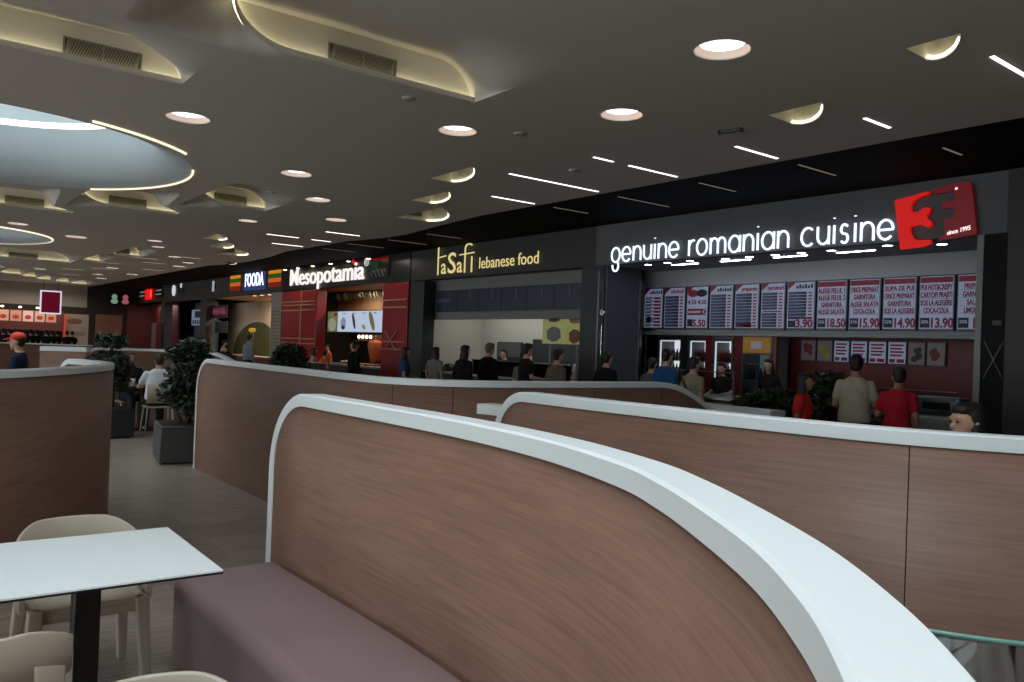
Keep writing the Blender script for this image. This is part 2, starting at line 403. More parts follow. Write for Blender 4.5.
# LED strips
names = [g[2] for g in gills]+['far row of five, first from the left','far row of five, second from the left','far row of five, third from the left','far row of five, fourth from the left','far row of five, last before the wall corner','small one with a grille before the far downlights','small one left of the far grille']
pn = ['nearest pocket over the red logo','second pocket, left of the nearest one','upper of three near the dark soffit','middle of three near the dark soffit','lower of three near the dark soffit, with a grille','upper of three above the striped sign','middle of three above the striped sign','lower of three above the striped sign, with a grille','tiny pocket above the striped sign by the soffit']
for i, s in enumerate(strips):
    m = MB(); m.tube(s, .013 if i < 6 else (.016 if i < 13 else .009), 5)
    o = m.build('cove_light_strip', ledwarm)
    if i < 13: tag(o, 'warm light strip on the lip of the ceiling step, '+names[i], 'light strip', 'ceiling step light strips')
    else: tag(o, 'warm light strip inside the ceiling pocket, '+pn[i-13], 'light strip', 'ceiling pocket light strips')
# vents
ventdark = mat('vent_dark', (84,80,70), .7)
ventslat = mat('vent_slat', (146,141,126), .5)
def vent(label, x, y0, y1, z0, z1, far=False):
    t = thing('air_vent', label, 'air vent', (x, (y0+y1)/2, z0), 0, 'air vents in the ceiling steps')
    w = (y1-y0)/2; h = z1-z0
    B('backing', ventdark, [(.003,.012,-w,w,0,h)], t)
    B('frame', ventslat, [(.003,.022,-w,w,0,.012),(.003,.022,-w,w,h-.012,h),(.003,.022,-w,-w+.012,0,h),(.003,.022,w-.012,w,0,h),(.003,.022,-.006,.006,0,h)], t)
    m = MB(); n = 10 if far else 28
    for k in range(n):
        c = -w+(k+.5)*2*w/n
        a, b = c-.035, c+.035
        a = max(a, -w+.01); b = min(b, w-.01)
        m.raw([(.012,a,.01),(.012,a+.012,.01),(.02,b,h-.01),(.02,b-.012,h-.01),(.018,a,.01),(.018,a+.012,.01),(.024,b,h-.01),(.024,b-.012,h-.01)], [(0,1,2,3),(4,5,6,7),(0,1,5,4),(1,2,6,5),(2,3,7,6),(3,0,4,7)])
    m.build('slats', ventslat, t)
for (x, dy, d), (a, b) in zip(gills, ((2.75,3.37),(1.07,1.67),(3.03,3.65),(1.63,2.25),(4.28,4.83),(3.0,3.8))):
    vent('louvred air vent in the lit ceiling step, '+d, x, a, b, HC+.035, HC+.2)
vent('dark louvred vent in the lower pocket near the dark soffit', -12.49, 7.06, 7.5, HC+.06, HC+.28, True)
vent('dark louvred vent in the lower pocket above the striped sign', -21.98, 6.92, 7.4, HC+.06, HC+.28, True)
vent('small louvred vent in the far row of five steps', -42.09, 5.6, 6.1, HC+.05, HC+.22, True)
vent('small louvred vent above the far downlights', -25.29, 5.05, 5.5, HC+.05, HC+.22, True)
# downlights
trimw = mat('downlight_trim', (222,204,190), .6)
for x, y, r, d in DL:
    t = thing('downlight', 'round white '+d, 'downlight', (x, y, HC), 0, 'recessed round downlights')
    m = MB(); m.lathe([(r*1.04, -.004), (r, -.004), (r*.98, .01), (r*.8, .05)], (0,0,0), 28); m.build('trim_ring', trimw, t)
    m = MB(); m.lathe([(r*.8, .05), (r*.2, .051), (.001, .051)], (0,0,0), 28); m.build('lens', lampwhite, t)
# linear lights
SL = [(-8.2,6.19,7.74,0,'long white light strip, longest of the row before the dark soffit'),(-6.78,6.31,6.62,0,'short white light strip, broken end of the pair over the menu boards'),(-6.78,6.88,7.73,0,'white light strip, longer half of the pair over the menu boards'),
      (-9.62,6.96,7.76,0,'white light strip left of the longest strip'),(-5.35,7.0,7.74,0,'white light strip right of the broken pair'),(-3.91,6.96,7.41,0,'white light strip half lit near the nearest pocket'),(-2.52,6.16,6.85,0,'white light strip at the right edge of the picture'),
      (-16.8,6.32,7.03,0,'upper left light strip of the four before the kebab sign'),(-15.36,7.0,7.75,0,'right light strip of the four before the kebab sign'),(-16.83,7.34,7.79,0,'short middle light strip of the four before the kebab sign'),(-18.3,7.02,7.77,0,'lower left light strip of the four before the kebab sign'),
      (-9.62,8.15,8.87,1,'dim light strip in the black soffit above the lebanese sign'),(-8.25,8.18,9.25,1,'dim light strip in the black soffit above the first word'),(-5.35,8.15,8.92,1,'dim light strip in the black soffit above the last word'),
      (-6.81,8.2,8.94,1,'dim light strip in the black soffit above the middle word'),(-3.9,8.47,8.88,1,'dim light strip in the black soffit above the red logo'),(-13.9,8.5,9.3,1,'dim light strip in the black soffit left of the lebanese sign'),
      (-15.4,8.45,9.4,1,'dim light strip in the black soffit right of the kebab sign'),(-16.8,8.2,9.1,1,'dim light strip in the black soffit above the kebab sign end'),(-18.2,8.25,9.1,1,'dim light strip in the black soffit above the kebab sign middle')]
nm = ['first','second','third','fourth','fifth','sixth','seventh','eighth']
for k, (x, a, b) in enumerate([(-23.9,6.4,7.1),(-25.4,5.6,6.3),(-26.8,6.2,6.9),(-28.3,5.2,5.9),(-29.7,6.9,7.6),(-31.2,5.6,6.3),(-32.6,4.9,5.6),(-35.9,5.3,6.0)]):
    SL.append((x, a, b, 2, nm[k]+' of the far small light strips counting from the striped sign'))
for x, a, b, dim, d in SL:
    t = thing('linear_light', d, 'ceiling light', (x, (a+b)/2, HC), 0, 'narrow ceiling light strips')
    w = .012 if dim else .016; h = (b-a)/2
    B('housing', black, [(-w-.006,w+.006,-h-.006,h+.006,-.004,.004)], t)
    B('diffuser', (lampslot, lampdim, glow('lamp_slot_far', (255,240,225), .55))[dim], [(-w,w,-h,h,-.009,-.003)], t)
# small ceiling fittings
for x, y, d in ((-6.37,3.65,'small grey smoke detector disc on the lip side of the near ceiling step'),(-7.46,6.62,'small round speaker disc between two light strips'),(-6.59,5.09,'small sensor between two big downlights'),(-11.93,4.54,'small sensor by the right round vent step')):
    m = MB(); m.lathe([(.001,-.018),(.05,-.018),(.06,-.01),(.065,0)], (0,0,0), 20)
    o = m.build('smoke_detector', mat('detector_grey', (190,185,176), .6), loc=(x, y, HC)); tag(o, d, 'ceiling sensor')
t = thing('exit_light', 'small dark unlit fitting with two end brackets on the ceiling', 'ceiling fitting', (-5.0,6.45,HC), .3)
B('body', mat('fitting_grey', (96,98,92), .5), [(-.1,.1,-.03,.03,-.03,-.008)], t, .008); B('bracket', black, [(-.12,-.1,-.025,.025,-.035,0),(.1,.12,-.025,.025,-.035,0)], t)
# walls
gw = mat('wall_beige', (150,143,130), .8); dw = mat('wall_dark', (30,27,25), .7)
struct(B('wall_far', gw, [(-44.3,-44,-13,7.75,2.75,4.3)]))
struct(B('wall_far', dw, [(-44.3,-44,-13,15,0,2.75),(-44.3,-44,7.75,15,2.75,4.3)]))
wg = mat('wall_grey', (150,148,145), .8)
struct(B('wall_back', wg, [(-44,9,-13.3,-13,0,.5),(-44,9,-13.3,-13,3.1,4.3)]))
fw_ = B('window_7', black, [(-44+4.07*k-.05,-44+4.07*k+.05,-13.2,-13.05,.5,3.1) for k in range(14)]+[(-44,9,-13.2,-13.05,.5,.56),(-44,9,-13.2,-13.05,3.04,3.1)]); struct(fw_)  # unseen window band, added to let more daylight reach the ceiling
B('window_pane', glass('window_glass', (.95,.95,.95)), [(-44,9,-13.13,-13.12,.56,3.04)], fw_)
struct(B('wall_right', mat('wall_grey', (150,148,145), .8), [(9,9.3,-13,15,0,4.3)]))
struct(B('wall_front', mat('service_wall', (24,22,22), .7), [(-44,9,14.7,15,0,4.3)]))

# ------------------------------------------------------------------ curved booth partitions
def partition(label, path, H=1.33, t=.11, r0=.3, swoop=None, seams=(), r1=0, cap=.045, n=90, name='booth_partition', base=True):
    """path: plan centre line; r0 rounded top corner at its start, r1 at its end; swoop=(length, drop) falls away at the end"""
    P = smoothpath([(x, y, 0) for x, y in path], n)
    S = [0]
    for a, b in zip(P, P[1:]): S.append(S[-1]+(b-a).length)
    Lt = S[-1]
    def at(s):
        s = min(max(s, 0), Lt)
        for i in range(n-1):
            if S[i+1] >= s or i == n-2:
                k = (s-S[i])/max(1e-9, S[i+1]-S[i]); p = P[i].lerp(P[i+1], k)
                a = P[max(i-1,0)]; b = P[min(i+2,n-1)]; T = (b-a).normalized(); return p, T
    def top(s):
        z = H
        if r0 and s < r0: z = H-r0+math.sqrt(max(0, r0*r0-(r0-s)**2))
        if r1 and s > Lt-r1: z = min(z, H-r1+math.sqrt(max(0, r1*r1-(s-Lt+r1)**2)))
        if swoop and s > Lt-swoop[0]:
            q = (s-Lt+swoop[0])/swoop[0]; z = H-swoop[1]*(q*q*(1.6-.6*q))
        return z
    ss = sorted(set([round(v, 4) for v in S]+([r0*(1-math.cos(PI/2*k/9)) for k in range(10)] if r0 else [])+([Lt-r1*(1-math.cos(PI/2*k/9)) for k in range(10)] if r1 else [])))
    ss = [s for i, s in enumerate(ss) if i == 0 or s-ss[i-1] > 1e-3]
    cx, cy = P[n//2].x, P[n//2].y
    root = thing(name, label, 'partition', (cx, cy, 0))
    b = bmesh.new(); uv = b.loops.layers.uv.new('UV'); hw = t/2-.006
    off = random.random()*7
    cols = []
    for s in ss:
        p, T = at(s); N = Vector((-T.y, T.x, 0)); z = max(.02, top(s)-cap)
        cols.append([(b.verts.new((p.x+N.x*q-cx, p.y+N.y*q-cy, zz)), s+off, zz) for q, zz in ((hw,0),(hw,z),(-hw,z),(-hw,0))])
    def fc(q):
        try: f = b.faces.new([c[0] for c in q])
        except ValueError: return
        for l, c in zip(f.loops, q): l[uv].uv = (c[1], c[2])
    for A, D in zip(cols, cols[1:]):
        for k in range(3): fc([A[k], A[k+1], D[k+1], D[k]])
    fc(cols[0]); fc(cols[-1][::-1])
    bmesh.ops.recalc_face_normals(b, faces=b.faces[:])
    for f in b.faces: f.smooth = abs(f.normal.z) < .3 and len(f.verts) == 4
    me = bpy.data.meshes.new('wood_facing'); b.to_mesh(me); b.free(); me.materials.append(walnut)
    o = bpy.data.objects.new('wood_facing', me); C.objects.link(o); o.parent = root
    # white cap: rectangular section swept over the profile
    prof = []
    if r0: prof += [(0, 0), (0, .3*(H-r0)), (0, .7*(H-r0))]
    prof += [(s, top(s)) for s in ss]
    if r1: prof += [(Lt, .7*(H-r1)), (Lt, .3*(H-r1)), (Lt, 0)]
    m = MB(); R = []
    for i, (s, z) in enumerate(prof):
        a = prof[max(0, i-1)]; c = prof[min(len(prof)-1, i+1)]
        ds, dz = c[0]-a[0], c[1]-a[1]; l = math.hypot(ds, dz) or 1
        ns, nz = dz/l, -ds/l           # inward (down) normal in the (s,z) plane
        p, T = at(s); N = Vector((-T.y, T.x, 0))
        def pt(q, d): 
            w = p+N*q+T*(ns*d); return (w.x-cx, w.y-cy, z+nz*d)
        e = .008; w = t/2
        R.append([pt(-w, cap), pt(-w, e), pt(-w+e, 0), pt(w-e, 0), pt(w, e), pt(w, cap)])
    m.loft(R, 0, True, False)
    c = m.build('white_cap', white_solid, root)
    for s in seams:
        p, T = at(s); N = Vector((-T.y, T.x, 0)); m = MB(); z = top(s)-cap
        for q in (hw+.0008, -hw-.0008):
            a = p+N*q-T*.0022; d = p+N*q+T*.0022
            m.raw([(a.x-cx,a.y-cy,0),(d.x-cx,d.y-cy,0),(d.x-cx,d.y-cy,z),(a.x-cx,a.y-cy,z)], [(0,1,2,3)])
        m.build('panel_joint', mat('joint_dark', (38,28,24), .8), root)
    return root
P1 = [(-4.22,1.705),(-3.6,1.705),(-3.0,1.71),(-2.4,1.695),(-1.85,1.625),(-1.4,1.49),(-1.15,1.365),(-.92,1.22),(-.68,1.05),(-.5,.89),(-.37,.75),(-.17,.5)]
partition('nearest curved wooden booth partition with a thick white top, behind the mauve bench', P1, t=.115, r0=.42, n=120, cap=.062)
partition('long wooden booth partition behind the nearest one, left end beside the grey planter', [(-10.12,3.06),(-8.6,3.06),(-7.2,3.06),(-6.2,3.05),(-5.55,3.15),(-5.17,3.6),(-5.1,4.3),(-5.1,5.2),(-5.1,6.0),(-5.08,6.8)], r0=.4, swoop=(1.15,.5), seams=(4.6,5.05,5.6,6.4,7.25), cap=.05)
partition('wooden booth partition on the right with a white top, in front of the grill counter', [(-4.16,3.14),(-3.3,3.13),(-2.53,3.15),(-2.03,3.2),(-1.63,3.28),(-1.26,3.47),(-.8,3.78),(-.4,4.15)], r0=.3, seams=(2.57,), cap=.06)
partition('dark wooden booth partition at the left edge, curling round behind the white table', [(-5.6,-.05),(-6.12,.58),(-6.64,1.0),(-7.2,1.34),(-7.65,1.52),(-8.05,1.58),(-8.5,1.53),(-8.9,1.4),(-9.15,1.27)], r0=0, swoop=(.42,.5), cap=.05)
partition('far wooden partition with a rail that slopes down to the right behind the plants', [(-15.55,2.75),(-15.45,3.3),(-15.2,3.9),(-14.6,4.35),(-13.8,4.7),(-12.9,5.0)], r0=.2, swoop=(1.6,.62), n=50)
partition('far brown partition with a thin pale rail behind the red cap', [(-21,-1.5),(-20.5,.6),(-20.1,2.2),(-19.6,3.6)], H=1.3, r0=.1, cap=.022, n=30)
partition('short far partition end with a bright white top between the left booth and the small plant', [(-15.2,2.05),(-15.1,2.4),(-15.0,2.7)], H=1.33, t=.5, r0=0, cap=.07, n=20)
partition('low white-capped partition end beside the rounded corner of the right partition', [(-4.62,3.35),(-4.2,3.42),(-3.8,3.5)], H=1.2, t=.16, r0=0, cap=.07, n=20)
partition('low partition with a pale top in front of the shop counter', [(-6.6,7.5),(-6.1,7.5),(-5.6,7.52),(-5.1,7.55)], H=1.03, t=.3, r0=.08, cap=.06, n=30)
# bench
mauve = mat('mauve_upholstery', (128,106,106), .55, noise=.05, nscale=3)
t = thing('bench_seat', 'mauve padded bench running along the nearest wooden partition', 'bench', (-3.0,1.36,0))
A = [v for v in smoothpath([(x, y, 0) for x, y in P1], 60)]
def band(pa, zz, inn, out, rad, nm, m_, st=0):
    m = MB(); R = []
    for i, p in enumerate(pa):
        T = (pa[min(i+1,len(pa)-1)]-pa[max(i-1,0)]).normalized(); N = Vector((T.y, -T.x, 0))
        a = p+N*inn; d = p+N*out; ring = [(a.x+3.0, a.y-1.36, zz[0]), (a.x+3.0, a.y-1.36, zz[1])]
        e = min(1, max(0, i-st)/2) if False else 1
        for k in range(7):
            g = PI/2*k/6; q = d-N*(rad*(1-math.sin(g))); ring.append((q.x+3.0, q.y-1.36, zz[1]-rad*(1-math.cos(g))))
        ring.append((d.x+3.0, d.y-1.36, zz[0])); R.append(ring)
    m.loft(R, 0, True, True); return m.build(nm, m_, t)
body = [p for p in A if p.x > -4.04 and p.x < -.9]
body = [Vector((-4.06, 1.705, 0))]+body
o = band(body, (.03,.458), .06, .575, .07, 'seat_cushion', mauve)
b2 = o.modifiers.new('bevel', 'BEVEL'); b2.width = .05; b2.segments = 4; b2.limit_method = 'ANGLE'; b2.angle_limit = 1.0
band(body[1:], (0,.03), .08, .52, .01, 'plinth', black)
# glass screen between near and right partition
t = thing('glass_screen', 'low clear glass screen with a green edge in front of the right partition', 'glass screen', (-1.0,2.3,0))
pl = smoothpath([(-2.3,2.05,0),(-1.6,2.12,0),(-1.05,2.32,0),(-.72,2.56,0),(-.3,2.95,0)], 30)
m = MB(); R = []
for i, p in enumerate(pl):
    T = (pl[min(i+1,29)]-pl[max(i-1,0)]).normalized(); N = Vector((-T.y,T.x,0))*.005
    R.append([(p.x+N.x+1, p.y+N.y-2.3, .05), (p.x+N.x+1, p.y+N.y-2.3, .852), (p.x-N.x+1, p.y-N.y-2.3, .852), (p.x-N.x+1, p.y-N.y-2.3, .05)])
m.loft(R, 0, True, True); m.build('pane', glass('screen_glass', (.96,.98,.98)), t)
m = MB(); R = []
for i, p in enumerate(pl):
    T = (pl[min(i+1,29)]-pl[max(i-1,0)]).normalized(); N = Vector((-T.y,T.x,0))*.0065
    R.append([(p.x+N.x*k+1, p.y+N.y*k-2.3, z) for k, z in ((1,.852),(1,.864),(-1,.864),(-1,.852))])
m.loft(R, 0, True, True); m.build('top_edge', teal, t)
m = MB(); R = []
for i, p in enumerate(pl):
    T = (pl[min(i+1,29)]-pl[max(i-1,0)]).normalized(); N = Vector((-T.y,T.x,0))*.02
    R.append([(p.x+N.x*k+1, p.y+N.y*k-2.3, z) for k, z in ((1,0),(1,.05),(-1,.05),(-1,0))])
m.loft(R, 0, True, True); m.build('floor_channel', steel, t)
# second glass piece beyond the near partition
def table(label, x, y, w, d, rz=0, grp='white square tables', topm=None):
    t = thing('dining_table', label, 'table', (x, y, 0), rz, grp)
    m = MB(); m.box(-w/2, w/2, -d/2, d/2, .734, .74, 0); m.build('table_top', topm or mat('white_laminate', (236,241,241), .3), t)
    B('table_edge', mat('table_core', (18,17,20), .5), [(-w/2,w/2,-d/2,d/2,.726,.7339)], t)
    B('column', black, [(-.045,.045,-.045,.045,.02,.7259)], t, .006)
    B('mount_plate', black, [(-.2,.2,-.2,.2,.712,.7258)], t)
    B('foot_plate', black, [(-.22,.22,-.22,.22,0,.02)], t, .006)
    return t
table('white rectangular table with a black edge in the lower left corner', -3.405, .638, .79, .77, -.015)
# chairs
beige = mat('beige_plastic', (176,165,148), .42)
def chair_mesh():
    """moulded plastic tub chair facing +x, origin on floor under seat centre"""
    seat = MB()
    R = []
    for j in range(9):
        x = -.22+j*.055; hw = .215+.02*math.sin(j/8*PI); z = .445-.02*math.sin(j/8*PI)-.0+(.0 if j < 7 else -.012*(j-6))
        R.append([(x, -hw, z), (x, -hw*.5, z-.012), (x, 0, z-.016), (x, hw*.5, z-.012), (x, hw, z), (x, hw, z-.03), (x, 0, z-.04), (x, -hw, z-.03)])
    seat.loft(R, 0, True, True)
    back = MB()
    # upper rim band of the tub: plan is a U open to the front
    def U(a):   # a in [-1,1]
        th = a*1.95
        x = -.02-.25*math.cos(th); y = .255*math.sin(th)
        if abs(a) > .8: x = -.02-.25*math.cos(.8*1.95*(1 if a > 0 else -1))+(abs(a)-.8)*.95; y = (.255*math.sin(.8*1.95)-(abs(a)-.8)*.03)*(1 if a > 0 else -1)
        return x, y
    def shell(mb, a0, a1, zb, zt, n=36, th=.018):
        R = []
        for i in range(n+1):
            a = a0+(a1-a0)*i/n; x, y = U(a); x2, y2 = U(a+.001*(1 if a < .999 else -1))
            tx, ty = (x2-x), (y2-y); l = math.hypot(tx, ty); s = 1 if a < .999 else -1
            nx, ny = ty/l*s, -tx/l*s
            b, t_ = zb(a), zt(a); lean = .03
            def q(z, d): k = (z-.45)/.3*lean; return (x-k*math.cos(a*1.6)*.8+nx*d, y+ny*d, z)
            R.append([q(b, -th/2), q(b+(t_-b)*.5, -th/2), q(t_-.006, -th/2), q(t_, -th/4), q(t_, th/4), q(t_-.006, th/2), q(b+(t_-b)*.5, th/2), q(b, th/2)])
        mb.loft(R, 0, True, True)
    top = lambda a: .715-.15*max(0, abs(a)-.3)**1.4/.7**1.4
    shell(back, -1, 1, lambda a: top(a)-(.17 if abs(a) < .45 else .17-.08*min(1,(abs(a)-.45)/.4)), top)
    side = [MB() for _ in range(4)]
    for sd, a0, a1, n_, dt in zip(side, (-.62,.36,-1,.86), (-.36,.62,-.86,1), (10,10,8,8), (.1,.1,.05,.05)): shell(sd, a0, a1, lambda a: .41, lambda a: top(a)-dt, n_, .022)
    legs = []
    for sx, sy in ((1,1),(1,-1),(-1,1),(-1,-1)):
        L = MB(); x0 = .2 if sx > 0 else -.17; x1 = .225 if sx > 0 else -.25
        R = []
        for z, k in ((.43,0),(.3,.35),(.15,.7),(0,1)):
            x = x0+(x1-x0)*k; y = sy*(.205+.03*k); w = .038-.012*k
            R.append([(x-w, y-w*.75, z), (x+w, y-w*.75, z), (x+w, y+w*.75, z), (x-w, y+w*.75, z)])
        L.loft(R, 0, True, False); legs.append(L)
    ap = MB(); ap.box(.19,.215,-.2,.2,.37,.43); ap.box(-.15,.2,.195,.217,.375,.43); ap.box(-.15,.2,-.217,-.195,.375,.43)
    return seat, back, side, legs, ap
def make_chair(label, x, y, rz):
    t = thing('tub_chair', label, 'chair', (x, y, 0), rz, 'beige plastic tub chairs')
    seat, back, side, legs, ap = chair_mesh()
    seat.build('seat', beige, t); back.build('backrest', beige, t); [sd.build('arm_support', beige, t) for sd in side]; ap.build('apron', beige, t)
    for l in legs:
        o = l.build('leg', beige, t); bv = o.modifiers.new('b', 'BEVEL'); bv.width = .008; bv.segments = 2
    return t
ch = make_chair('beige plastic tub chair on the far side of the white table, its round back showing', -4.06, .74, 0)
copy_thing(ch, (-2.99, .26, 0), PI-.2, 'beige plastic tub chair on the near side of the white table, seen from behind')
copy_thing(ch, (-1.94, .54, 0), 0, 'beige plastic tub chair at the bottom edge, only the curved top of its back showing')

# ------------------------------------------------------------------ people
def remesh(mb, vox, smooth=2):
    me = mb.mesh('tmp', []); o = bpy.data.objects.new('tmp', me); C.objects.link(o)
    r = o.modifiers.new('r', 'REMESH'); r.mode = 'VOXEL'; r.voxel_size = vox; r.use_smooth_shade = True
    s = o.modifiers.new('s', 'SMOOTH'); s.factor = .5; s.iterations = smooth
    dg = bpy.context.evaluated_depsgraph_get(); out = bpy.data.meshes.new_from_object(o.evaluated_get(dg))
    bpy.data.objects.remove(o); bpy.data.meshes.remove(me); return out
def limb(mb, pts, rs):
    mb.tube(pts, rs, 10)
    for p, r in zip(pts, rs): mb.ell(p, (r, r, r), 10, 8)
def torso(mb, rings):
    """rings: (z, cx, cy, rx, ry)"""
    R = []
    for z, cx, cy, rx, ry in rings:
        R.append([(cx+rx*math.copysign(abs(math.cos(a))**.85, math.cos(a)), cy+ry*math.copysign(abs(math.sin(a))**.85, math.sin(a)), z) for a in [2*PI*k/16 for k in range(16)]])
    mb.loft(R, 0, True, True)
SK = {'light': (196,150,125), 'tan': (160,115,90)}
def person(label, x, y, face, H=1.7, shirt=(90,90,95), trou=(40,42,50), hair='short', hcol=(20,16,14), sleeve='short', arms='down', sit=False, female=False, look=0, skin='light', extra=None, vox=.011, group=None, eyes=False, name='person', wide=1.0, bag=None, seat_h=.45, turn=0):
    """face: heading of the gaze in radians, 0 = +y"""
    t = thing(name, label, 'person', (x, y, 0), face, group)
    k = H/1.735; dz = (seat_h+.07-.9*k) if sit else 0
    w = wide*(.93 if female else 1)
    V = lambda X, Y, Z: Vector((X*k*w, Y*k, Z*k+dz))
    hipL = [V(-.095,0,.9), V(.095,0,.9)]
    if sit:
        kn = [Vector((s*.11*k, .43*k, seat_h+.06)) for s in (-1,1)]; an = [Vector((s*.12*k, .40*k, .085)) for s in (-1,1)]
    else:
        kn = [V(-.1,.015,.49), V(.1,.015,.49)]; an = [V(-.105,-.02,.085), V(.105,-.02,.085)]
    toe = [a+Vector((0,.13*k,-.045)) for a in an]
    sh = [V(-.158,0,1.352), V(.158,0,1.352)]
    if arms == 'down':
        el = [V(-.212,-.03,1.12), V(.212,-.03,1.12)]; wr = [V(-.21,.06,.88), V(.21,.06,.88)]
    elif arms == 'fwd':
        el = [V(-.212,.0,1.12), V(.212,.0,1.12)]; wr = [V(-.16,.24,1.09), V(.16,.24,1.09)]
    elif arms == 'table':
        el = [V(-.24,.1,1.13), V(.24,.1,1.13)]; wr = [V(-.12,.33,1.14), V(.12,.33,1.14)]
    elif arms == 'left':
        el = [V(-.23,-.02,1.12), V(.212,-.03,1.12)]; wr = [V(-.24,.22,1.06), V(.225,.06,.88)]
    hd = V(0,.025,1.585); hs = k*.97
    Rz = Matrix.Rotation(look, 4, 'Z')
    def hp(X, Y, Z): return hd+(Rz @ Vector((X*hs, Y*hs, Z*hs)))
    b = MB()
    b.ell(hd+Vector((0,0,.015*k)), (.074*hs,.092*hs,.098*hs), 16, 12, M=Rz)
    b.ell(hp(0,.022,-.045), (.056*hs,.066*hs,.068*hs), 14, 10, M=Rz)
    b.ell(hp(0,.098,-.018), (.012*hs,.017*hs,.022*hs), 8, 6, M=Rz)       # nose
    b.ell(hp(0,.084,-.064), (.022*hs,.012*hs,.009*hs), 8, 6, M=Rz)       # lips
    b.ell(hp(0,.07,-.1), (.022*hs,.02*hs,.018*hs), 8, 6, M=Rz)           # chin
    for s in (-1,1):
        b.ell(hp(s*.074,-.005,-.01), (.012*hs,.022*hs,.032*hs), 8, 6, M=Rz)  # ears
        b.ell(hp(s*.03,.086,.03), (.024*hs,.012*hs,.009*hs), 8, 6, M=Rz)     # brows
    limb(b, [V(0,-.012,1.39), hp(0,-.012,-.06)], [.056*k,.052*k])
    bust = .02 if female else 0
    tr = [(V(0,0,.86).z,0,0,.14*k*w,.095*k),(V(0,0,.95).z,0,-.005,.165*k*w,.11*k),(V(0,0,1.1).z,0,0,(.125 if female else .145)*k*w,.092*k),(V(0,0,1.26).z,0,.01*k,.148*k*w,(.104+bust)*k),(V(0,0,1.335).z,0,0,.152*k*w,.088*k),(V(0,0,1.395).z,0,-.004,.118*k*w,.072*k),(V(0,0,1.45).z,0,-.012,.06*k*w,.055*k)]
    torso(b, tr)
    for i in (0,1):
        s = -1 if i == 0 else 1
        limb(b, [sh[i], (sh[i]+el[i])/2, el[i], (el[i]+wr[i])/2, wr[i]], [.047*k,.042*k,.036*k,.034*k,.025*k])
        d = (wr[i]-el[i]).normalized(); side = Vector((1,0,0)); side = (side-d*side.dot(d)).normalized(); up = d.cross(side)
        if arms != 'down': side, up = side, up
        else: side, up = up, side
        pc = wr[i]+d*.05*k
        b.ell(pc, (.036*k,.036*k,.036*k), 8, 6); limb(b, [wr[i], wr[i]+d*.085*k], [.026*k,.03*k])
        for f, (o, ln) in enumerate(((-.03,.062),(-.01,.075),(.011,.07),(.031,.055))):
            base = wr[i]+d*.085*k+side*o*k; curl = (up*(-1 if arms != 'down' else s*-1))*.02*k
            limb(b, [base, base+d*ln*.55*k+curl*.4, base+d*ln*k+curl*1.4], [.0098*k,.0092*k,.0082*k])
        tb = wr[i]+d*.035*k-side*s*(-.03 if arms == 'down' else .03)*k
        limb(b, [tb, tb+d*.035*k-side*s*(-.022 if arms == 'down' else .022)*k, tb+d*.065*k-side*s*(-.026 if arms == 'down' else .026)*k], [.014*k,.012*k,.0095*k])
        limb(b, [hipL[i], (hipL[i]*.55+kn[i]*.45), kn[i], kn[i]*.6+an[i]*.4, an[i]], [.088*k,.076*k,.054*k,.052*k,.036*k])
        limb(b, [an[i]+Vector((0,-.02,-.03)), toe[i]], [.04*k,.03*k])
    me = remesh(b, vox); me.materials.append(mat('skin_'+skin, SK[skin], .55))
    o = bpy.data.objects.new('body', me); C.objects.link(o); o.parent = t
    # shirt
    g = .014*k
    m = MB()
    torso(m, [(V(0,0,.9).z,0,0,.165*k*w,.112*k+g*.3),(V(0,0,.96).z,0,-.005,.168*k*w+g,.112*k+g),(V(0,0,1.1).z,0,0,(.135 if female else .155)*k*w+g,.098*k+g),(V(0,0,1.26).z,0,.01*k,.15*k*w+g,(.104+bust)*k+g),(V(0,0,1.335).z,0,0,.152*k*w+g,.088*k+g),(V(0,0,1.395).z,0,-.004,.118*k*w+g,.072*k+g),(V(0,0,1.44).z,0,-.012,.066*k*w+g*.6,.058*k+g*.5)])
    for i in (0,1):
        if sleeve == 'long': limb(m, [sh[i], (sh[i]+el[i])/2, el[i], el[i]*.12+wr[i]*.88], [.047*k+g*.8,.042*k+g,.037*k+g,.027*k+g])
        elif sleeve == 'short': limb(m, [sh[i], sh[i]*.4+el[i]*.6], [.047*k+g*.8,.043*k+g])
    me = remesh(m, vox*1.1); me.materials.append(mat('cloth_%d_%d_%d' % shirt, shirt, .85, spec=.2, noise=.12, nscale=9))
    o = bpy.data.objects.new('shirt', me); C.objects.link(o); o.parent = t
    m = MB()
    torso(m, [(V(0,0,.82).z,0,0,.13*k*w,.09*k),(V(0,0,.9).z,0,-.005,.172*k*w+g*.5,.118*k+g*.4),(V(0,0,1.0).z,0,-.003,.158*k*w+g*.4,.106*k+g*.3)])
    for i in (0,1):
        limb(m, [hipL[i], hipL[i]*.55+kn[i]*.45, kn[i], kn[i]*.6+an[i]*.4, an[i]+Vector((0,0,.02))], [.092*k+g*.7,.08*k+g,.06*k+g,.056*k+g,.044*k+g])
    me = remesh(m, vox*1.2); me.materials.append(mat('cloth_%d_%d_%d' % trou, trou, .85, spec=.2, noise=.1, nscale=9))
    o = bpy.data.objects.new('trousers', me); C.objects.link(o); o.parent = t
    for i in (0,1):
        m = MB(); m.ell((an[i].x, an[i].y+.05*k, .04), (.045*k,.13*k,.045*k), 12, 8); m.box(an[i].x-.04*k, an[i].x+.04*k, an[i].y-.06*k, an[i].y+.15*k, 0, .02)
        m.build('shoe', mat('shoe_dark', (30,28,28), .5), t)
    # hair
    m = MB()
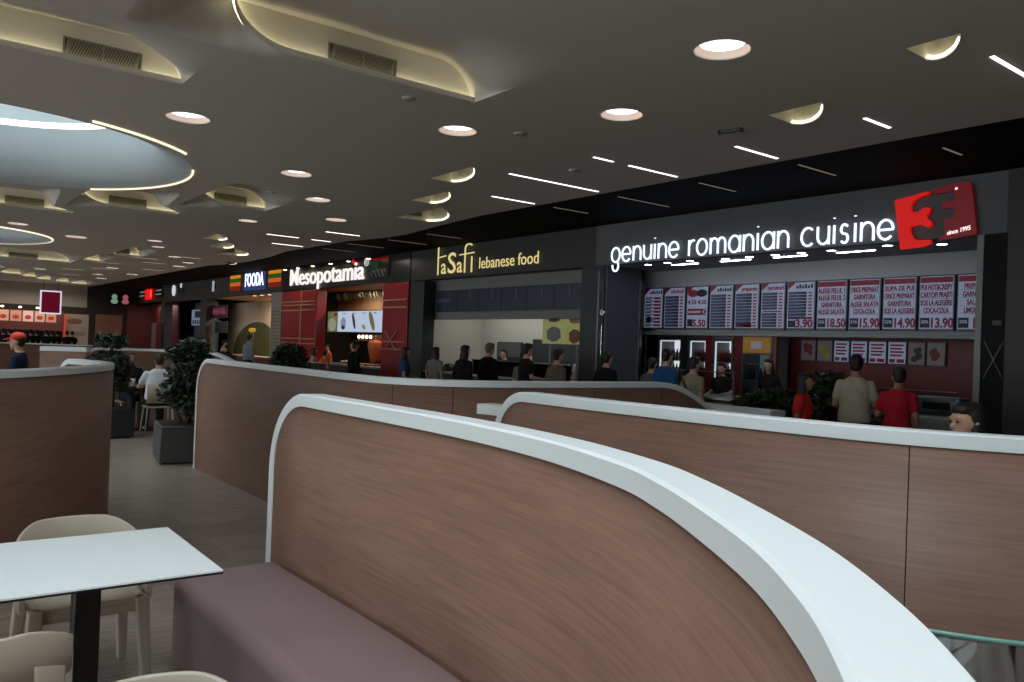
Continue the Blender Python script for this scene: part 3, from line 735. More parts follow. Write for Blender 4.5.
    m.ell(hp(0,-.018,.03), (.083*hs,.09*hs,.096*hs), 16, 12, M=Rz); m.ell(hp(0,.03,.078), (.066*hs,.066*hs,.042*hs), 14, 8, M=Rz); m.ell(hp(0,-.045,-.03), (.068*hs,.05*hs,.06*hs), 12, 8, M=Rz)
    if hair == 'long':
        m.ell(hp(0,-.058,-.12), (.09*hs,.045*hs,.14*hs), 14, 10, M=Rz); m.ell(hp(0,-.07,-.22), (.1*hs,.04*hs,.12*hs), 14, 10, M=Rz)
        for s in (-1,1): m.ell(hp(s*.072,-.01,-.09), (.024*hs,.045*hs,.11*hs), 10, 8, M=Rz)
    if hair == 'tail': m.ell(hp(0,-.11,.02), (.03*hs,.035*hs,.035*hs), 10, 8); m.ell(hp(0,-.125,-.07), (.025*hs,.025*hs,.1*hs), 10, 8)
    if hair == 'bun': m.ell(hp(0,-.085,.07), (.045*hs,.04*hs,.04*hs), 10, 8)
    me = remesh(m, .012); me.materials.append(mat('hair_%d_%d_%d' % hcol, hcol, .6, noise=.25, nscale=40))
    o = bpy.data.objects.new('hair', me); C.objects.link(o); o.parent = t
    if eyes:
        m = MB()
        for s in (-1,1): m.ell(hp(s*.03,.0885,.008), (.012*hs,.006*hs,.0055*hs), 8, 6, M=Rz)
        m.build('eyes', mat('eye_dark', (25,18,15), .3), t)
        m = MB(); m.ell(hp(0,.0955,-.066), (.021*hs,.005*hs,.007*hs), 8, 6, M=Rz); m.build('lips', mat('lip', (150,80,75), .5), t)
    if extra == 'cap':
        m = MB(); m.ell(hp(0,-.005,.062), (.09*hs,.1*hs,.07*hs), 16, 10, M=Rz)
        m2 = remesh(m, .01); m2.materials.append(mat('cap_red', (228,64,36), .7)); o = bpy.data.objects.new('cap', m2); C.objects.link(o); o.parent = t
        m = MB(); m.ell(hp(0,.125,.03), (.066*hs,.065*hs,.01*hs), 16, 6, M=Rz @ Matrix.Rotation(-.25, 4, 'X')); m.build('cap_visor', mat('cap_red', (228,64,36), .7), o)
    if extra == 'strap':
        m = MB(); a = []
        for q in range(13):
            u = q/12; a.append((-.13*k+.29*k*u, -(.125+.02*math.sin(PI*u))*k, V(0,0,1.43-.42*u).z))
        m.tube(a, .012, 6); m.build('bag_strap', mat('strap_red', (120,35,35), .7), t)
    return t
BLK = (22,22,25)
# queue at the grill counter
person('man in a grey shirt queuing at the far left of the grill counter', -8.53, 9.3, .1, 1.55, (92,92,98), (50,52,60), vox=.013)
person('man in a bright blue shirt seen from behind, facing the drink fridges', -7.97, 9.0, -.1, 1.70, (38,82,128), (45,48,58), wide=1.12, vox=.012)
person('person in a beige shirt with a dark red strap across the back', -7.26, 8.75, -.15, 1.6, (150,142,122), (60,58,60), hair='short', hcol=(28,20,18), female=True, wide=1.1, extra='strap', vox=.012)
person('dark haired person half hidden between the blue and beige shirts', -7.75, 9.3, .3, 1.48, (40,36,38), BLK, vox=.013)
person('woman with long black hair behind the counter by the yellow-topped fridge', -7.75, 11.2, PI, 1.6, (26,22,26), BLK, hair='long', female=True, vox=.014)
person('staff member in dark clothes behind the glass counter before the red fridges', -8.75, 11.3, PI+.2, 1.5, (34,28,30), BLK, arms='fwd', vox=.014)
person('person in a red top in profile behind the leafy pots', -5.1, 8.0, -1.2, 1.47, (196,48,40), (40,40,48), hair='long', female=True, skin='tan', vox=.012)
person('man in a white t-shirt standing at the grill counter with a tray', -4.83, 8.6, .5, 1.70, (176,168,150), (48,46,50), arms='fwd', look=-.1, skin='tan', vox=.01)
person('woman in a red t-shirt with her hair up at the grill counter', -4.32, 8.55, .35, 1.58, (176,30,52), (40,38,46), hair='bun', hcol=(30,22,20), female=True, arms='left', look=.3, skin='tan', vox=.01)
person('seated woman with black hair looking left, low at the right edge', -2.1, 5.04, 2.5, 1.86, (24,24,28), (30,30,34), hair='long', hcol=(14,12,12), female=True, sit=True, arms='table', look=.1, eyes=True, vox=.01)
person('man in black in front of the dark glass pier left of the grill', -9.0, 8.8, 0, 1.62, (20,20,22), BLK, sleeve='long', wide=1.12, vox=.013)
# queue at the lebanese shop
person('woman with long black hair and a blue top left of the lebanese shop', -13.75, 8.0, -.4, 1.56, (45,70,120), (40,44,70), hair='long', female=True, vox=.014, arms='left')
person('woman in a pale top with long brown hair by the green glass pier', -13.75, 8.7, .4, 1.58, (140,138,138), (70,70,74), hair='long', hcol=(44,32,26), female=True, vox=.014)
person('big dark figure with long black hair at the lebanese counter', -12.15, 8.3, 0, 1.64, (20,24,20), BLK, hair='long', female=True, wide=1.35, sleeve='long', vox=.014)
person('man with grey hair and a black jacket at the lebanese counter', -12.08, 8.8, 0, 1.7, (18,18,20), BLK, hcol=(90,86,82), sleeve='long', wide=1.2, vox=.014)
person('tall young man in a black shirt, middle of the lebanese queue', -10.72, 8.6, -.2, 1.71, (22,22,28), BLK, vox=.013, arms='fwd')
person('person in a beige jacket right of the young man in black', -9.7, 8.4, -.1, 1.63, (104,92,78), (44,42,42), sleeve='long', wide=1.15, vox=.013)
person('person with a pale sleeve leaning forward between the black jacket and black shirt', -11.3, 9.0, .5, 1.55, (120,112,104), BLK, hair='tail', female=True, arms='fwd', vox=.014)
person('shop worker in white behind the lebanese counter under the yellow poster', -12.2, 11.2, PI, 1.62, (170,168,166), BLK, arms='fwd', vox=.015)
person('shop worker in dark clothes behind the lebanese counter near the small window', -14.9, 11.3, PI, 1.58, (40,40,44), BLK, arms='fwd', vox=.015)
# kebab shop
person('man in black seen from behind at the kebab counter', -17.46, 8.8, 0, 1.64, (17,24,22), BLK, sleeve='long', wide=1.1, vox=.016)
person('cook in red behind the kebab counter', -21.7, 10.9, PI, 1.6, (170,40,36), BLK, arms='fwd', vox=.018)
person('cook in orange behind the kebab counter beside the red pillar', -23.4, 10.9, PI, 1.5, (200,90,60), BLK, vox=.018)
person('woman in a pale top queuing at the red pillar', -20.9, 9.3, -.3, 1.42, (170,150,135), BLK, hair='long', female=True, vox=.018)
person('child in an orange top queuing at the red pillar', -20.2, 9.3, .3, 1.36, (205,96,60), BLK, vox=.018)
# striped-sign shop
person('man in a light blue shirt in front of the green mural', -23.97, 8.6, .2, 1.72, (120,135,145), (30,32,40), sleeve='long', wide=1.1, vox=.016)
person('person in a pale pink shirt left of the green mural', -26.2, 8.6, 0, 1.52, (190,150,130), (60,50,48), vox=.018)
person('person in dark red left of the pale pink shirt', -28.5, 8.8, 0, 1.36, (120,28,30), BLK, vox=.02)
# far left
person('person in a red cap and navy shirt standing behind the left booth', -11.62, 1.32, 2.75, 1.58, (24,32,52), (30,32,40), sleeve='short', arms='fwd', look=0, extra='cap', hcol=(40,26,20), vox=.011)
person('man in a white t-shirt sitting with his back to us at the far table', -13.83, 3.52, 1.5, 1.66, (232,234,238), (44,42,44), sit=True, arms='table', wide=1.2, hcol=(60,44,34), vox=.013)
person('person with reddish hair in dark clothes sitting across the far table', -14.98, 3.35, -1.45, 1.66, (34,34,38), (42,44,50), sit=True, arms='table', hcol=(96,58,38), skin='tan', vox=.013, eyes=True)
first = None
for k in range(11):
    yy = 3.85+k*.26; xx = -39.2-.4*(k%3)
    if first is None: first = person('tiny dark figure queuing at the far fried chicken counter', xx, yy, PI/2, 1.62, (30,28,30), BLK, vox=.025, group='people queuing at the far counter')
    else: copy_thing(first, (xx, yy, 0))

# ------------------------------------------------------------------ plants and far seating
leafm = mat('leaf_dark_green', (30,44,24), .5, noise=.45, nscale=5)
bark = mat('bark', (58,44,34), .9)
def leaves(mb, c, r, n, s, rnd):
    for _ in range(n):
        d = Vector((rnd.gauss(0,1), rnd.gauss(0,1), rnd.gauss(0,1))).normalized()*(rnd.random()**.4)
        p = Vector((c[0]+d.x*r[0], c[1]+d.y*r[1], c[2]+d.z*r[2]))
        a = Vector((rnd.gauss(0,1), rnd.gauss(0,1), rnd.gauss(0,.6)+.3)).normalized(); b = a.cross(Vector((rnd.gauss(0,1), rnd.gauss(0,1), rnd.gauss(0,1)))).normalized()
        q = s*(.7+.6*rnd.random()); n_ = a.cross(b)*q*.12
        V = [mb.b.verts.new(v) for v in (p-a*q, p+b*q*.38+n_, p+a*q, p-b*q*.38+n_)]
        mb.face([V[0], V[1], V[2]]); mb.face([V[0], V[2], V[3]])
def planter_tree(label, x, y, rz, w, d, h, clumps, stems, seed, ls=.05, box=(74,72,70), dens=260):
    rnd = random.Random(seed)
    t = thing('planter_tree', label, 'potted plant', (x, y, 0), rz)
    m = MB(); m.box(-w/2, w/2, -d/2, d/2, .02, h, bev=.015); m.build('planter_box', mat('planter_%d' % box[0], box, .55), t)
    B('soil', mat('soil', (30,24,20), .95, noise=.3, nscale=30), [(-w/2+.03,w/2-.03,-d/2+.03,d/2-.03,h-.03,h+.006)], t)
    B('planter_foot', black, [(-w/2+.04,w/2-.04,-d/2+.04,d/2-.04,0,.02)], t)
    for st in stems:
        m = MB(); n = len(st); m.tube(st, [.03-.018*i/(n-1) for i in range(n)], 7); m.build('stem', bark, t)
    m = MB()
    for c, r in clumps: leaves(m, c, r, int(dens*r[0]*r[2]*40), ls, rnd)
    m.build('foliage', leafm, t)
    return t
planter_tree('big bushy green tree in a grey square planter at the end of the long partition', -10.8, 3.11, -.15, .8, .7, .47,
    [((.0,0,1.35),(.3,.3,.16)),((-.22,0,1.1),(.26,.28,.15)),((.22,.1,1.12),(.3,.28,.2)),((.05,-.1,.86),(.3,.28,.2)),((.25,.05,.72),(.24,.22,.16)),((-.28,.1,1.48),(.18,.2,.1)),((.3,.0,1.45),(.22,.2,.12))],
    [[(0,0,.44),(.05,.02,.7),(-.04,0,1.0),(.02,0,1.4)],[(-.1,.05,.44),(-.2,.05,.8),(-.22,0,1.1)],[(.1,0,.44),(.24,.02,.7),(.26,.05,1.1)],[(-.02,-.05,.44),(-.2,-.1,.62),(-.3,-.1,.8)]], 3)
planter_tree('cloud-pruned small tree in a dark planter behind the curled end of the left booth', -13.5, 2.78, .1, .5, .5, .45,
    [((-.12,0,1.47),(.28,.25,.12)),((-.22,.0,1.18),(.33,.3,.14)),((.22,0,1.1),(.22,.2,.2)),((.15,0,.85),(.2,.2,.16))],
    [[(0,0,.46),(.04,0,.8),(-.06,0,1.1),(-.1,0,1.45)],[(.03,0,.8),(.18,0,1.0)]], 5, box=(34,36,40))
planter_tree('dark bushy potted plant in front of the red pillar of the kebab shop', -18.2, 7.5, .0, .9, .6, .5,
    [((0,0,1.25),(.5,.35,.25)),((-.4,0,1.0),(.35,.3,.22)),((.4,0,1.02),(.42,.3,.22)),((.1,0,.8),(.5,.3,.2))], [[(0,0,.46),(0,0,.8),(.05,0,1.25)],[(0,0,.6),(-.3,0,1.0)],[(0,0,.6),(.32,0,1.0)]], 8, .07, (30,30,32), 160)
planter_tree('tall dark potted plant beside the man in the white t-shirt', -5.5, 9.25, .0, .6, .6, .5,
    [((-.05,0,1.28),(.3,.3,.17)),((.1,0,1.05),(.33,.3,.2)),((-.1,0,.82),(.34,.3,.16))], [[(0,0,.46),(.03,0,.8),(0,0,1.3)],[(0,0,.5),(.15,0,.95)]], 11, .06, (28,28,30), 220)
planter_tree('wide low leafy plant in a pale trough before the shop counter', -5.85, 8.6, .0, .9, .45, .55,
    [((-.25,0,.95),(.36,.25,.2)),((.25,0,.92),(.36,.25,.2)),((0,0,1.1),(.3,.25,.14))], [[(-.2,0,.5),(-.25,0,.95)],[(.2,0,.5),(.25,0,.9)]], 13, .06, (110,112,112), 220)
planter_tree('dark leafy plant in front of the striped-sign shop, behind the long partition rail', -22.3, 7.3, .0, .9, .6, .5,
    [((0,0,1.0),(.5,.3,.2)),((.35,0,.9),(.4,.3,.18)),((-.3,0,.85),(.36,.3,.18))], [[(0,0,.46),(0,0,1.0)],[(0,0,.5),(.3,0,.9)]], 17, .08, (30,30,32), 130)
tt = table('far dining table with a dark top between the two seated people', -14.42, 3.44, .6, .6, .1, 'white square tables', mat('table_grey', (120,112,104), .5))
def wirechair(label, x, y, rz):
    t = thing('dining_chair', label, 'chair', (x, y, 0), rz, 'pale chairs at the far table')
    m = MB(); m.box(-.21,.21,-.2,.2,.42,.445, bev=.01); m.build('seat', beige, t)
    m = MB(); m.loft([[(math.sin(a)*.22,-.22-.03*z+.05*(1-math.cos(a)),.5+.3*z) for a in [-1.2+.2*k for k in range(13)]]+[(math.sin(a)*.2,-.2-.03*z+.05*(1-math.cos(a)),.5+.3*z) for a in [1.2-.2*k for k in range(13)]] for z in (0,.5,1)]); m.build('backrest', beige, t)
    for sx in (-1,1):
        for sy in (-1,1):
            m = MB(); m.tube([(sx*.18,sy*.16,.43),(sx*.215,sy*.22,0)], .014, 8); m.build('leg', mat('pale_leg', (190,182,170), .4), t)
    return t
wc = wirechair('pale chair under the seated man in the white t-shirt', -13.81, 3.52, 1.5)
copy_thing(wc, (-15.0, 3.35, 0), -1.45, 'pale chair under the reddish haired person at the far table')
copy_thing(wc, (-2.08, 5.05, 0), 2.5, 'pale chair under the seated woman at the right edge')
table('small pale table in front of the seated woman at the right edge', -2.72, 4.66, .6, .6, .53)
# things on far tables
for lab, x, y, z, c in (('white paper cup on the far table by the seated couple', -14.55,3.3,.74,(210,208,204)),('small brown food tray held on the far table', -14.4,3.55,.74,(120,90,70))):
    m = MB()
    if 'cup' in lab: m.lathe([(.001,0),(.03,0),(.042,.1),(.038,.1),(.03,.01)], (0,0,0), 16)
    else: m.box(-.17,.17,-.12,.12,0,.02,bev=.006)
    tag(m.build('paper_cup' if 'cup' in lab else 'food_tray', mat('c%d' % c[0], c, .6), loc=(x,y,z)), lab, 'cup' if 'cup' in lab else 'tray')

# ------------------------------------------------------------------ shop row (fascias on y = 10)
tn = [1]
def trim(mats, boxes, bev=0):
    tn[0] += 1
    return struct(B('trim_%d' % tn[0], mats, boxes, bev=bev))
fgrey = mat('fascia_grey', (86,86,87), .6, noise=.04, nscale=2)
fblack = mat('fascia_black', (20,19,18), .35)
folive = mat('fascia_olive_black', (38,37,30), .45)
pierblk = mat('pier_black_glass', (22,22,23), .6, spec=.15)
red = mat('red_laminate', (150,26,34), .3)
# dividing walls and back rooms
trim(dark, [(-10.95,-10.35,10.0,10.88,0,3.84),(-11.25,-11.15,10.8,12.0,0,3.1),(-11.25,-10.9,10.8,10.9,0,3.1)]); trim(mat('pier_green_glass', (36,46,40), .4), [(-17.05,-16.4,10.0,10.3,0,3.08)])
trim(mat('side_wall_slate', (74,80,88), .4), [(-10.35,-10.3,10.02,10.88,0,3.1)])
trim(fgrey, [(-10.55,-3.85,9.96,10.16,3.1,3.81)]); trim(mat('shop_ceiling_grey', (140,142,146), .7), [(-10.35,-4.05,10.16,11.3,3.1,3.16)])
trim(mat('bulkhead_grey', (158,160,162), .7), [(-10.8,-4.05,11.3,11.42,1.98,3.16)])
trim(mat('bulkhead_sill', (120,122,124), .6), [(-10.8,-4.05,11.22,11.42,1.93,1.98)])
trim(mat('shop_back_red', (96,22,28), .5), [(-11.6,-3.9,13.1,13.2,0,3.1)])
trim(soffit_black, [(-11.6,-3.9,11.42,13.2,2.2,2.25)])
trim(mat('door_jamb_grey', (120,122,124), .4), [(-4.17,-4.1,9.97,10.05,.0,3.1),(-5.2,-5.12,13.0,13.1,0,1.9),(-4.4,-4.32,13.0,13.1,0,1.9),(-5.2,-4.32,13.0,13.1,1.83,1.9)])
trim(pierblk, [(-4.1,-3.82,9.98,13.2,0,3.1)]); trim(mat('wood_dark_panel', (34,27,22), .5), [(-3.82,9,9.9,10.1,0,3.1),(-3.85,9,9.94,10.16,3.1,3.81)])
# lebanese shop shell
trim(folive, [(-17.0,-10.55,9.97,10.16,3.1,3.81)])
trim(mat('lebanese_bulkhead', (122,120,118), .7), [(-16.95,-10.95,10.35,10.45,2.19,3.14)])
trim(mat('lebanese_back_wall', (196,194,184), .6), [(-17,-11.15,11.85,11.95,0,3.1)]); trim(mat('lebanese_back_wall', (196,194,184), .6), [(-16.7,-16.62,10.45,11.85,0,3.1)]); trim(soffit_black, [(-17,-10.95,10.45,11.95,3.05,3.1)])
# kebab shop shell
trim(fblack, [(-25.0,-17.0,9.95,10.16,3.1,3.84)]); trim(mat('shop_ceiling_warm', (190,160,130), .7), [(-25,-17,10.16,13.2,3.17,3.22)])
trim(mat('wall_dark', (30,27,25), .7), [(-25.1,-24.95,10.2,12.6,0,3.17)]); trim(mat('pale_wood_wall', (190,150,110), .6, noise=.15, nscale=4), [(-25,-17.0,11.9,12.0,2.3,3.17)]); trim(mat('wall_dark', (30,27,25), .7), [(-27,-17.0,12.6,12.7,0,3.17)])
# striped sign shop shell
trim(mat('fascia_taupe', (70,62,56), .6), [(-31.9,-25.0,9.97,10.16,3.08,3.84)]); trim(mat('mural_wall_beige', (196,170,140), .7), [(-37,-25.2,12.3,12.4,0,3.1)]); trim(mat('shop_ceiling_warm', (190,160,130), .7), [(-33,-25,10.16,12.4,3.08,3.12)])
# further shops
trim(mat('fascia_slate', (62,60,58), .6), [(-39.0,-31.9,9.97,10.16,3.05,3.84)]); trim(mat('pier_taupe', (66,62,58), .6), [(-33.4,-32.6,9.97,10.3,0,3.05),(-39.3,-38.6,9.97,10.3,0,3.05)])
trim(mat('shop_teal_dark', (72,84,90), .6), [(-38.7,-35.5,11.3,11.4,0,3.1)]); trim(fblack, [(-44,-39.0,9.97,10.16,3.1,3.84)]); trim(mat('shop_dark_red_wall', (84,16,22), .6), [(-44,-39.2,10.7,10.8,0,3.1),(-43.99,-43.9,9.55,10.7,0,3.0)])

# ------------------------------------------------------------------ sign over the grill: rounded monoline lettering
def arcp(cx, cy, r, a0, a1, n=14, sx=1):
    return [(cx+sx*r*math.cos(math.radians(a0+(a1-a0)*k/n)), cy+r*math.sin(math.radians(a0+(a1-a0)*k/n))) for k in range(n+1)]
R_ = .5
MONO = {  # x-height 1
 'g': (1.0, [arcp(.5,.5,.5,0,360,22), arcp(.5,-.28,.36,60,-195,18)]),
 'e': (1.0, [[(.02,.5),(.98,.5)]+arcp(.5,.5,.5,4,318,22)]),
 'n': (.9, [[(.05,0),(.05,1)], [(.05,.55)]+arcp(.47,.55,.42,180,0,12)+[(.89,0)]]),
 'u': (.9, [[(.05,1),(.05,.45)]+arcp(.47,.45,.42,180,360,12)+[(.89,1)], [(.89,.45),(.89,0)]]),
 'i': (.16, [[(.08,0),(.08,1)], [(.08,1.36),(.08,1.40)]]),
 'r': (.55, [[(.05,0),(.05,1)], [(.05,.55)]+arcp(.47,.55,.42,180,75,8)]),
 'o': (1.0, [arcp(.5,.5,.5,0,360,22)]),
 'm': (1.5, [[(.05,0),(.05,1)], [(.05,.6)]+arcp(.4,.62,.35,180,0,10)+[(.75,0)], [(.75,.6)]+arcp(1.1,.62,.35,180,0,10)+[(1.45,0)]]),
 'a': (1.0, [arcp(.5,.5,.5,0,360,22), [(1.0,1),(1.0,0)]]),
 'c': (.9, [arcp(.5,.5,.5,48,312,18)]),
 's': (.75, [arcp(.37,.74,.25,35,270,10)+arcp(.37,.25,.25,90,-145,10)[1:]]),
}
t = thing('shop_sign', 'long glowing white rounded lettering on the grey fascia over the grill counter', 'sign', (-7.7,9.96,3.13))
text = 'genuine romanian cuisine'; pitch = .3; adv = []; x = 0
for ch_ in text:
    if ch_ == ' ': x += .75; continue
    w, st = MONO[ch_]; adv.append((ch_, x)); x += w+pitch
tot = x-pitch; X0, X1 = -10.1, -5.14; kx = (X1-X0)/tot; kz = .245
m = MB()
for ch_, xx in adv:
    for st in MONO[ch_][1]:
        m.tube([(X0+7.7+(xx+px)*kx, -.05, pz*kz) for px, pz in st], .0165, 6)
m.build('lettering', glow('sign_white_glow', (222,234,255), 1.7), t)
m = MB()
for k in range(25): m.tube([(X0+7.7+.1+k*(X1-X0-.2)/24, -.04, .02), (X0+7.7+.1+k*(X1-X0-.2)/24, .0, .02)], .006, 5)
m.build('stand_off', steel, t)
LA = [(-5.126,3.603),(-4.917,3.635),(-4.789,3.659),(-4.711,3.665),(-4.71,3.633),(-4.804,3.613),(-4.882,3.574),(-4.921,3.522),(-4.918,3.44),(-4.829,3.43),(-4.767,3.472),(-4.72,3.474),(-4.68,3.454),(-4.695,3.416),(-4.733,3.38),(-4.724,3.339),(-4.667,3.293),(-4.658,3.253),(-4.696,3.228),(-4.752,3.246),(-4.777,3.28),(-4.84,3.27),(-4.928,3.254),(-4.917,3.18),(-4.874,3.104),(-4.786,3.08),(-4.676,3.079),(-4.666,3.031),(-4.767,2.999),(-5.033,2.986)]
LB = [(-4.672,3.684),(-4.304,3.732),(-4.246,3.713),(-4.218,3.671),(-4.148,3.128),(-4.162,3.098),(-4.567,3.063),(-4.576,3.103),(-4.501,3.128),(-4.522,3.303),(-4.387,3.328),(-4.401,3.431),(-4.541,3.438),(-4.558,3.488),(-4.536,3.517),(-4.401,3.511),(-4.419,3.628),(-4.655,3.626),(-4.679,3.653)]
t = thing('logo_sign', 'tilted red square logo sign with cut-out 3 and F on the grey fascia', 'sign', (-4.65,9.95,3.0))
f = lambda u, v, d: (u+4.65, d, v-3.0)
m = MB(); m.prism(LA, f, -.06, -.01); m.build('left_panel', mat('logo_red_lit', (200,16,12), .5, emit=(235,18,10), es=.5), t)
m = MB(); m.prism(LB, f, -.06, -.01); o = m.build('right_panel', mat('logo_red_deep', (150,8,22), .4, emit=(140,4,14), es=.14), t); o['label'] = 'darker red right half of the logo'
m = MB(); put_text(m, 'since 1995', .305, .117, -.065, .072, width=.26, bold=.01)
for v in m.b.verts: v.co.z += (v.co.x-.18)*.16
m.build('lettering', glow('sign_small_white', (255,240,240), 1.2), t)
m = MB(); m.ell((.263,-.066,.655), (.016,.006,.016), 10, 6); m.build('registered_mark_or_glint', glow('sign_small_white', (255,240,240), 1.2), t)  # glowing white bead stands in for a reflection on the logo
# fixtures under the grill fascia
k = 0
for x, y, l in ((-9.55,10.24,0),(-9.08,10.2,0),(-8.61,10.2,0),(-8.97,10.5,1),(-7.96,10.26,0),(-7.95,10.5,1),(-7.52,10.26,0),(-7.07,10.26,0),(-6.98,10.5,1),(-6.64,10.26,0),(-6.18,10.26,0),(-5.96,10.5,1),(-5.36,10.2,0),(-4.79,10.45,0)):
    k += 1
    t = thing('spotlight' if not l else 'linear_light', ('small round spotlight' if not l else 'flat long light panel')+' under the grey grill fascia, number %d from the left' % k, 'ceiling light', (x, y, 3.1), 0, 'lights under the grill fascia')
    if l: B('housing', steel, [(-.3,.3,-.035,.035,-.012,0)], t); B('diffuser', shoplamp, [(-.27,.27,-.025,.025,-.016,-.0121)], t)
    else:
        m = MB(); m.lathe([(.075,0),(.075,-.01),(.062,-.012)], (0,0,0), 20); m.build('trim_ring', steel, t)
        m = MB(); m.lathe([(.063,-.009),(.001,-.009)], (0,0,0), 20); m.build('lens', shoplamp, t)
# ------------------------------------------------------------------ menu boards
mwhite = mat('menu_white', (120,126,142), .5, emit=(160,172,204), es=.26)
mframe = mat('menu_frame', (58,62,70), .4)
mred = mat('menu_red', (112,16,40), .6, emit=(120,16,44), es=.1); mnavy = mat('menu_navy', (24,26,44), .6); mblue = mat('menu_blue', (62,74,108), .6, emit=(70,84,120), es=.06)
mx = [-10.52,-10.03,-9.51,-9.0,-8.48,-7.97,-7.49,-6.97,-6.45,-5.94,-5.43,-4.93,-4.42]
combo = [(['ALEGE FELUL 1','ALEGE FELUL 2','GARNITURA','ALEGE SALATA'],'22%','18.50'),(['ORICE PREPARAT','GARNITURA','ALEGE SALATA','COCA-COLA'],'21%','15.90'),(['SUPA DE PUI','ORICE PREPARAT','GARNITURA','SOS LA ALEGERE'],'22%','14.90'),(['PUI HOT&CRISPY','CARTOFI PRAJITI','SOS LA ALEGERE','COCA-COLA'],'20%','13.90'),(['PREPARAT','GARNITURA','SALATA','LIMONADA'],'30%','1')]
mlabels = ['first menu board on the left, blue columns of small prices','second menu board, dark rows under a red title','third menu board, with red and navy ovals and the price 5.50','fourth menu board, dark rows of dishes','fifth menu board, red title and dark rows with a red band at the bottom','sixth menu board, dark rows split by a white title band','seventh menu board, dark rows over the price 3.90','red lettered menu board with the price 18.50','red lettered menu board with the price 15.90','red lettered menu board with the price 14.90','red lettered menu board with the price 13.90','red lettered menu board cut off by the dark pier on the right']
titles = {4:'preparate',5:'garnituri'}
for i in range(12):
    x0, x1 = mx[i]+.012, mx[i+1]-.012; w = (x1-x0)/2
    t = thing('menu_board', 'lit '+mlabels[i], 'menu board', ((x0+x1)/2, 11.2, 2.03), 0, 'menu boards over the grill counter')
    B('frame', mframe, [(-w,w,.0,.06,0,.76)], t, .004)
    B('screen', mwhite, [(-w+.02,w-.02,-.008,.0,.03,.74)], t)
    n = MB(); r_ = MB(); bl = MB(); y = -.0095
    def bar(mb, a, b, z0, z1): mb.box(a, b, y-.002, y, z0, z1)
    L, Rr = -w+.03, w-.03
    rnd = random.Random(40+i)
    if i >= 7:
        bar(r_, L-.005, Rr+.005, .655, .73)
        for j, s in enumerate(combo[i-7][0]):
            put_text(r_, s, 0, .56-.105*j, y, .1, bold=.03, width=min(2*w-.06, .037*len(s)))
            bar(n, L+.01, Rr-.01, .545-.105*j, .549-.105*j)
        bar(n, L, L+.13, .045, .18)
        put_text(r_, combo[i-7][2], .075 if i < 11 else .0, .05, y, .18, bold=.035, width=.29 if i < 11 else .05)
        put_text(bl, combo[i-7][1], L+.065, .105, y-.004, .06, bold=.01, width=.1)
        bl_m = mwhite
    else:
        bl_m = mblue
        r_.raw([(L-.008,y,.74),(L+.13,y,.74),(L-.008,y,.63)], [(0,1,2)])
        if i in (0,1,3,4,5,6):
            nr = (9,10,10,11,11,12,9)[i]; z0 = .60; dzr = (.60-(.17 if i == 6 else .04))/nr
            for j in range(nr):
                z = z0-dzr*(j+1)
                if i == 5 and j == 6: bar(r_, L+.03, Rr-.03, z+.01, z+dzr*.7); continue
                if i == 0:
                    bar(n, L+.01, L+.16, z+.008, z+dzr*.45); bar(bl, L+.01, L+.2, z+dzr*.55, z+dzr*.85); bar(r_, Rr-.19, Rr-.02, z+.01, z+dzr*.8); continue
                e = rnd.uniform(.0, .1)
                bar(n, L+.005, Rr-.115, z+.004, z+dzr-.004)
                for q in (.25,.62): bl.box(L+.008, Rr-.13-e-(.06 if q > .5 else 0), y-.004, y-.002, z+dzr*q, z+dzr*(q+.2))
                bar(r_, Rr-.085, Rr-.02, z+dzr*.25, z+dzr*.75)
        if i in (0,1,3,4,5,6):
            mb = r_ if i in (1,4,5) else n
            if i in (4,5): put_text(mb, titles[i], .05, .64, y, .1, bold=.02, width=.3)
            else:
                for q in range(6): bar(mb, -.08+q*.05, -.045+q*.05, .645, .69+.02*(q % 2))
        if i == 4: bar(r_, L+.005, Rr-.1, .04, .1)
        if i == 2:
            m_ = MB()
            for cx, mb in ((-.09, r_), (.1, n)):
                mb.prism([(cx+.115*math.cos(2*PI*k/20), .63+.065*math.sin(2*PI*k/20)) for k in range(20)], lambda u, v, d: (u, d, v), y-.003, y)
            put_text(r_, '4.50', -.11, .44, y, .11, bold=.015, width=.19); put_text(r_, '4.50', .11, .44, y, .11, bold=.015, width=.19)
            bar(r_, L+.01, Rr-.01, .25, .36)
            for q in range(7): bl.box(L+.03+q*.04, L+.055+q*.04, y-.005, y-.002, .285, .325)
            put_text(bl, 'C', .17, .27, y-.004, .11, bold=.01); bar(n, L+.01, L+.13, .05, .18); put_text(r_, '5.50', .06, .05, y, .17, bold=.035, width=.28); bl_m = mwhite
        if i == 6: bar(n, L+.01, L+.14, .045, .15); put_text(r_, '3.90', .07, .045, y, .17, bold=.035, width=.29); bar(r_, L+.01, Rr-.01, .17, .2)
    for mb, nm_, mm in ((n,'dark_lettering',mnavy),(r_,'red_lettering',mred),(bl,'pale_lettering',bl_m)):
        if len(mb.b.verts): mb.build(nm_, mm, t)
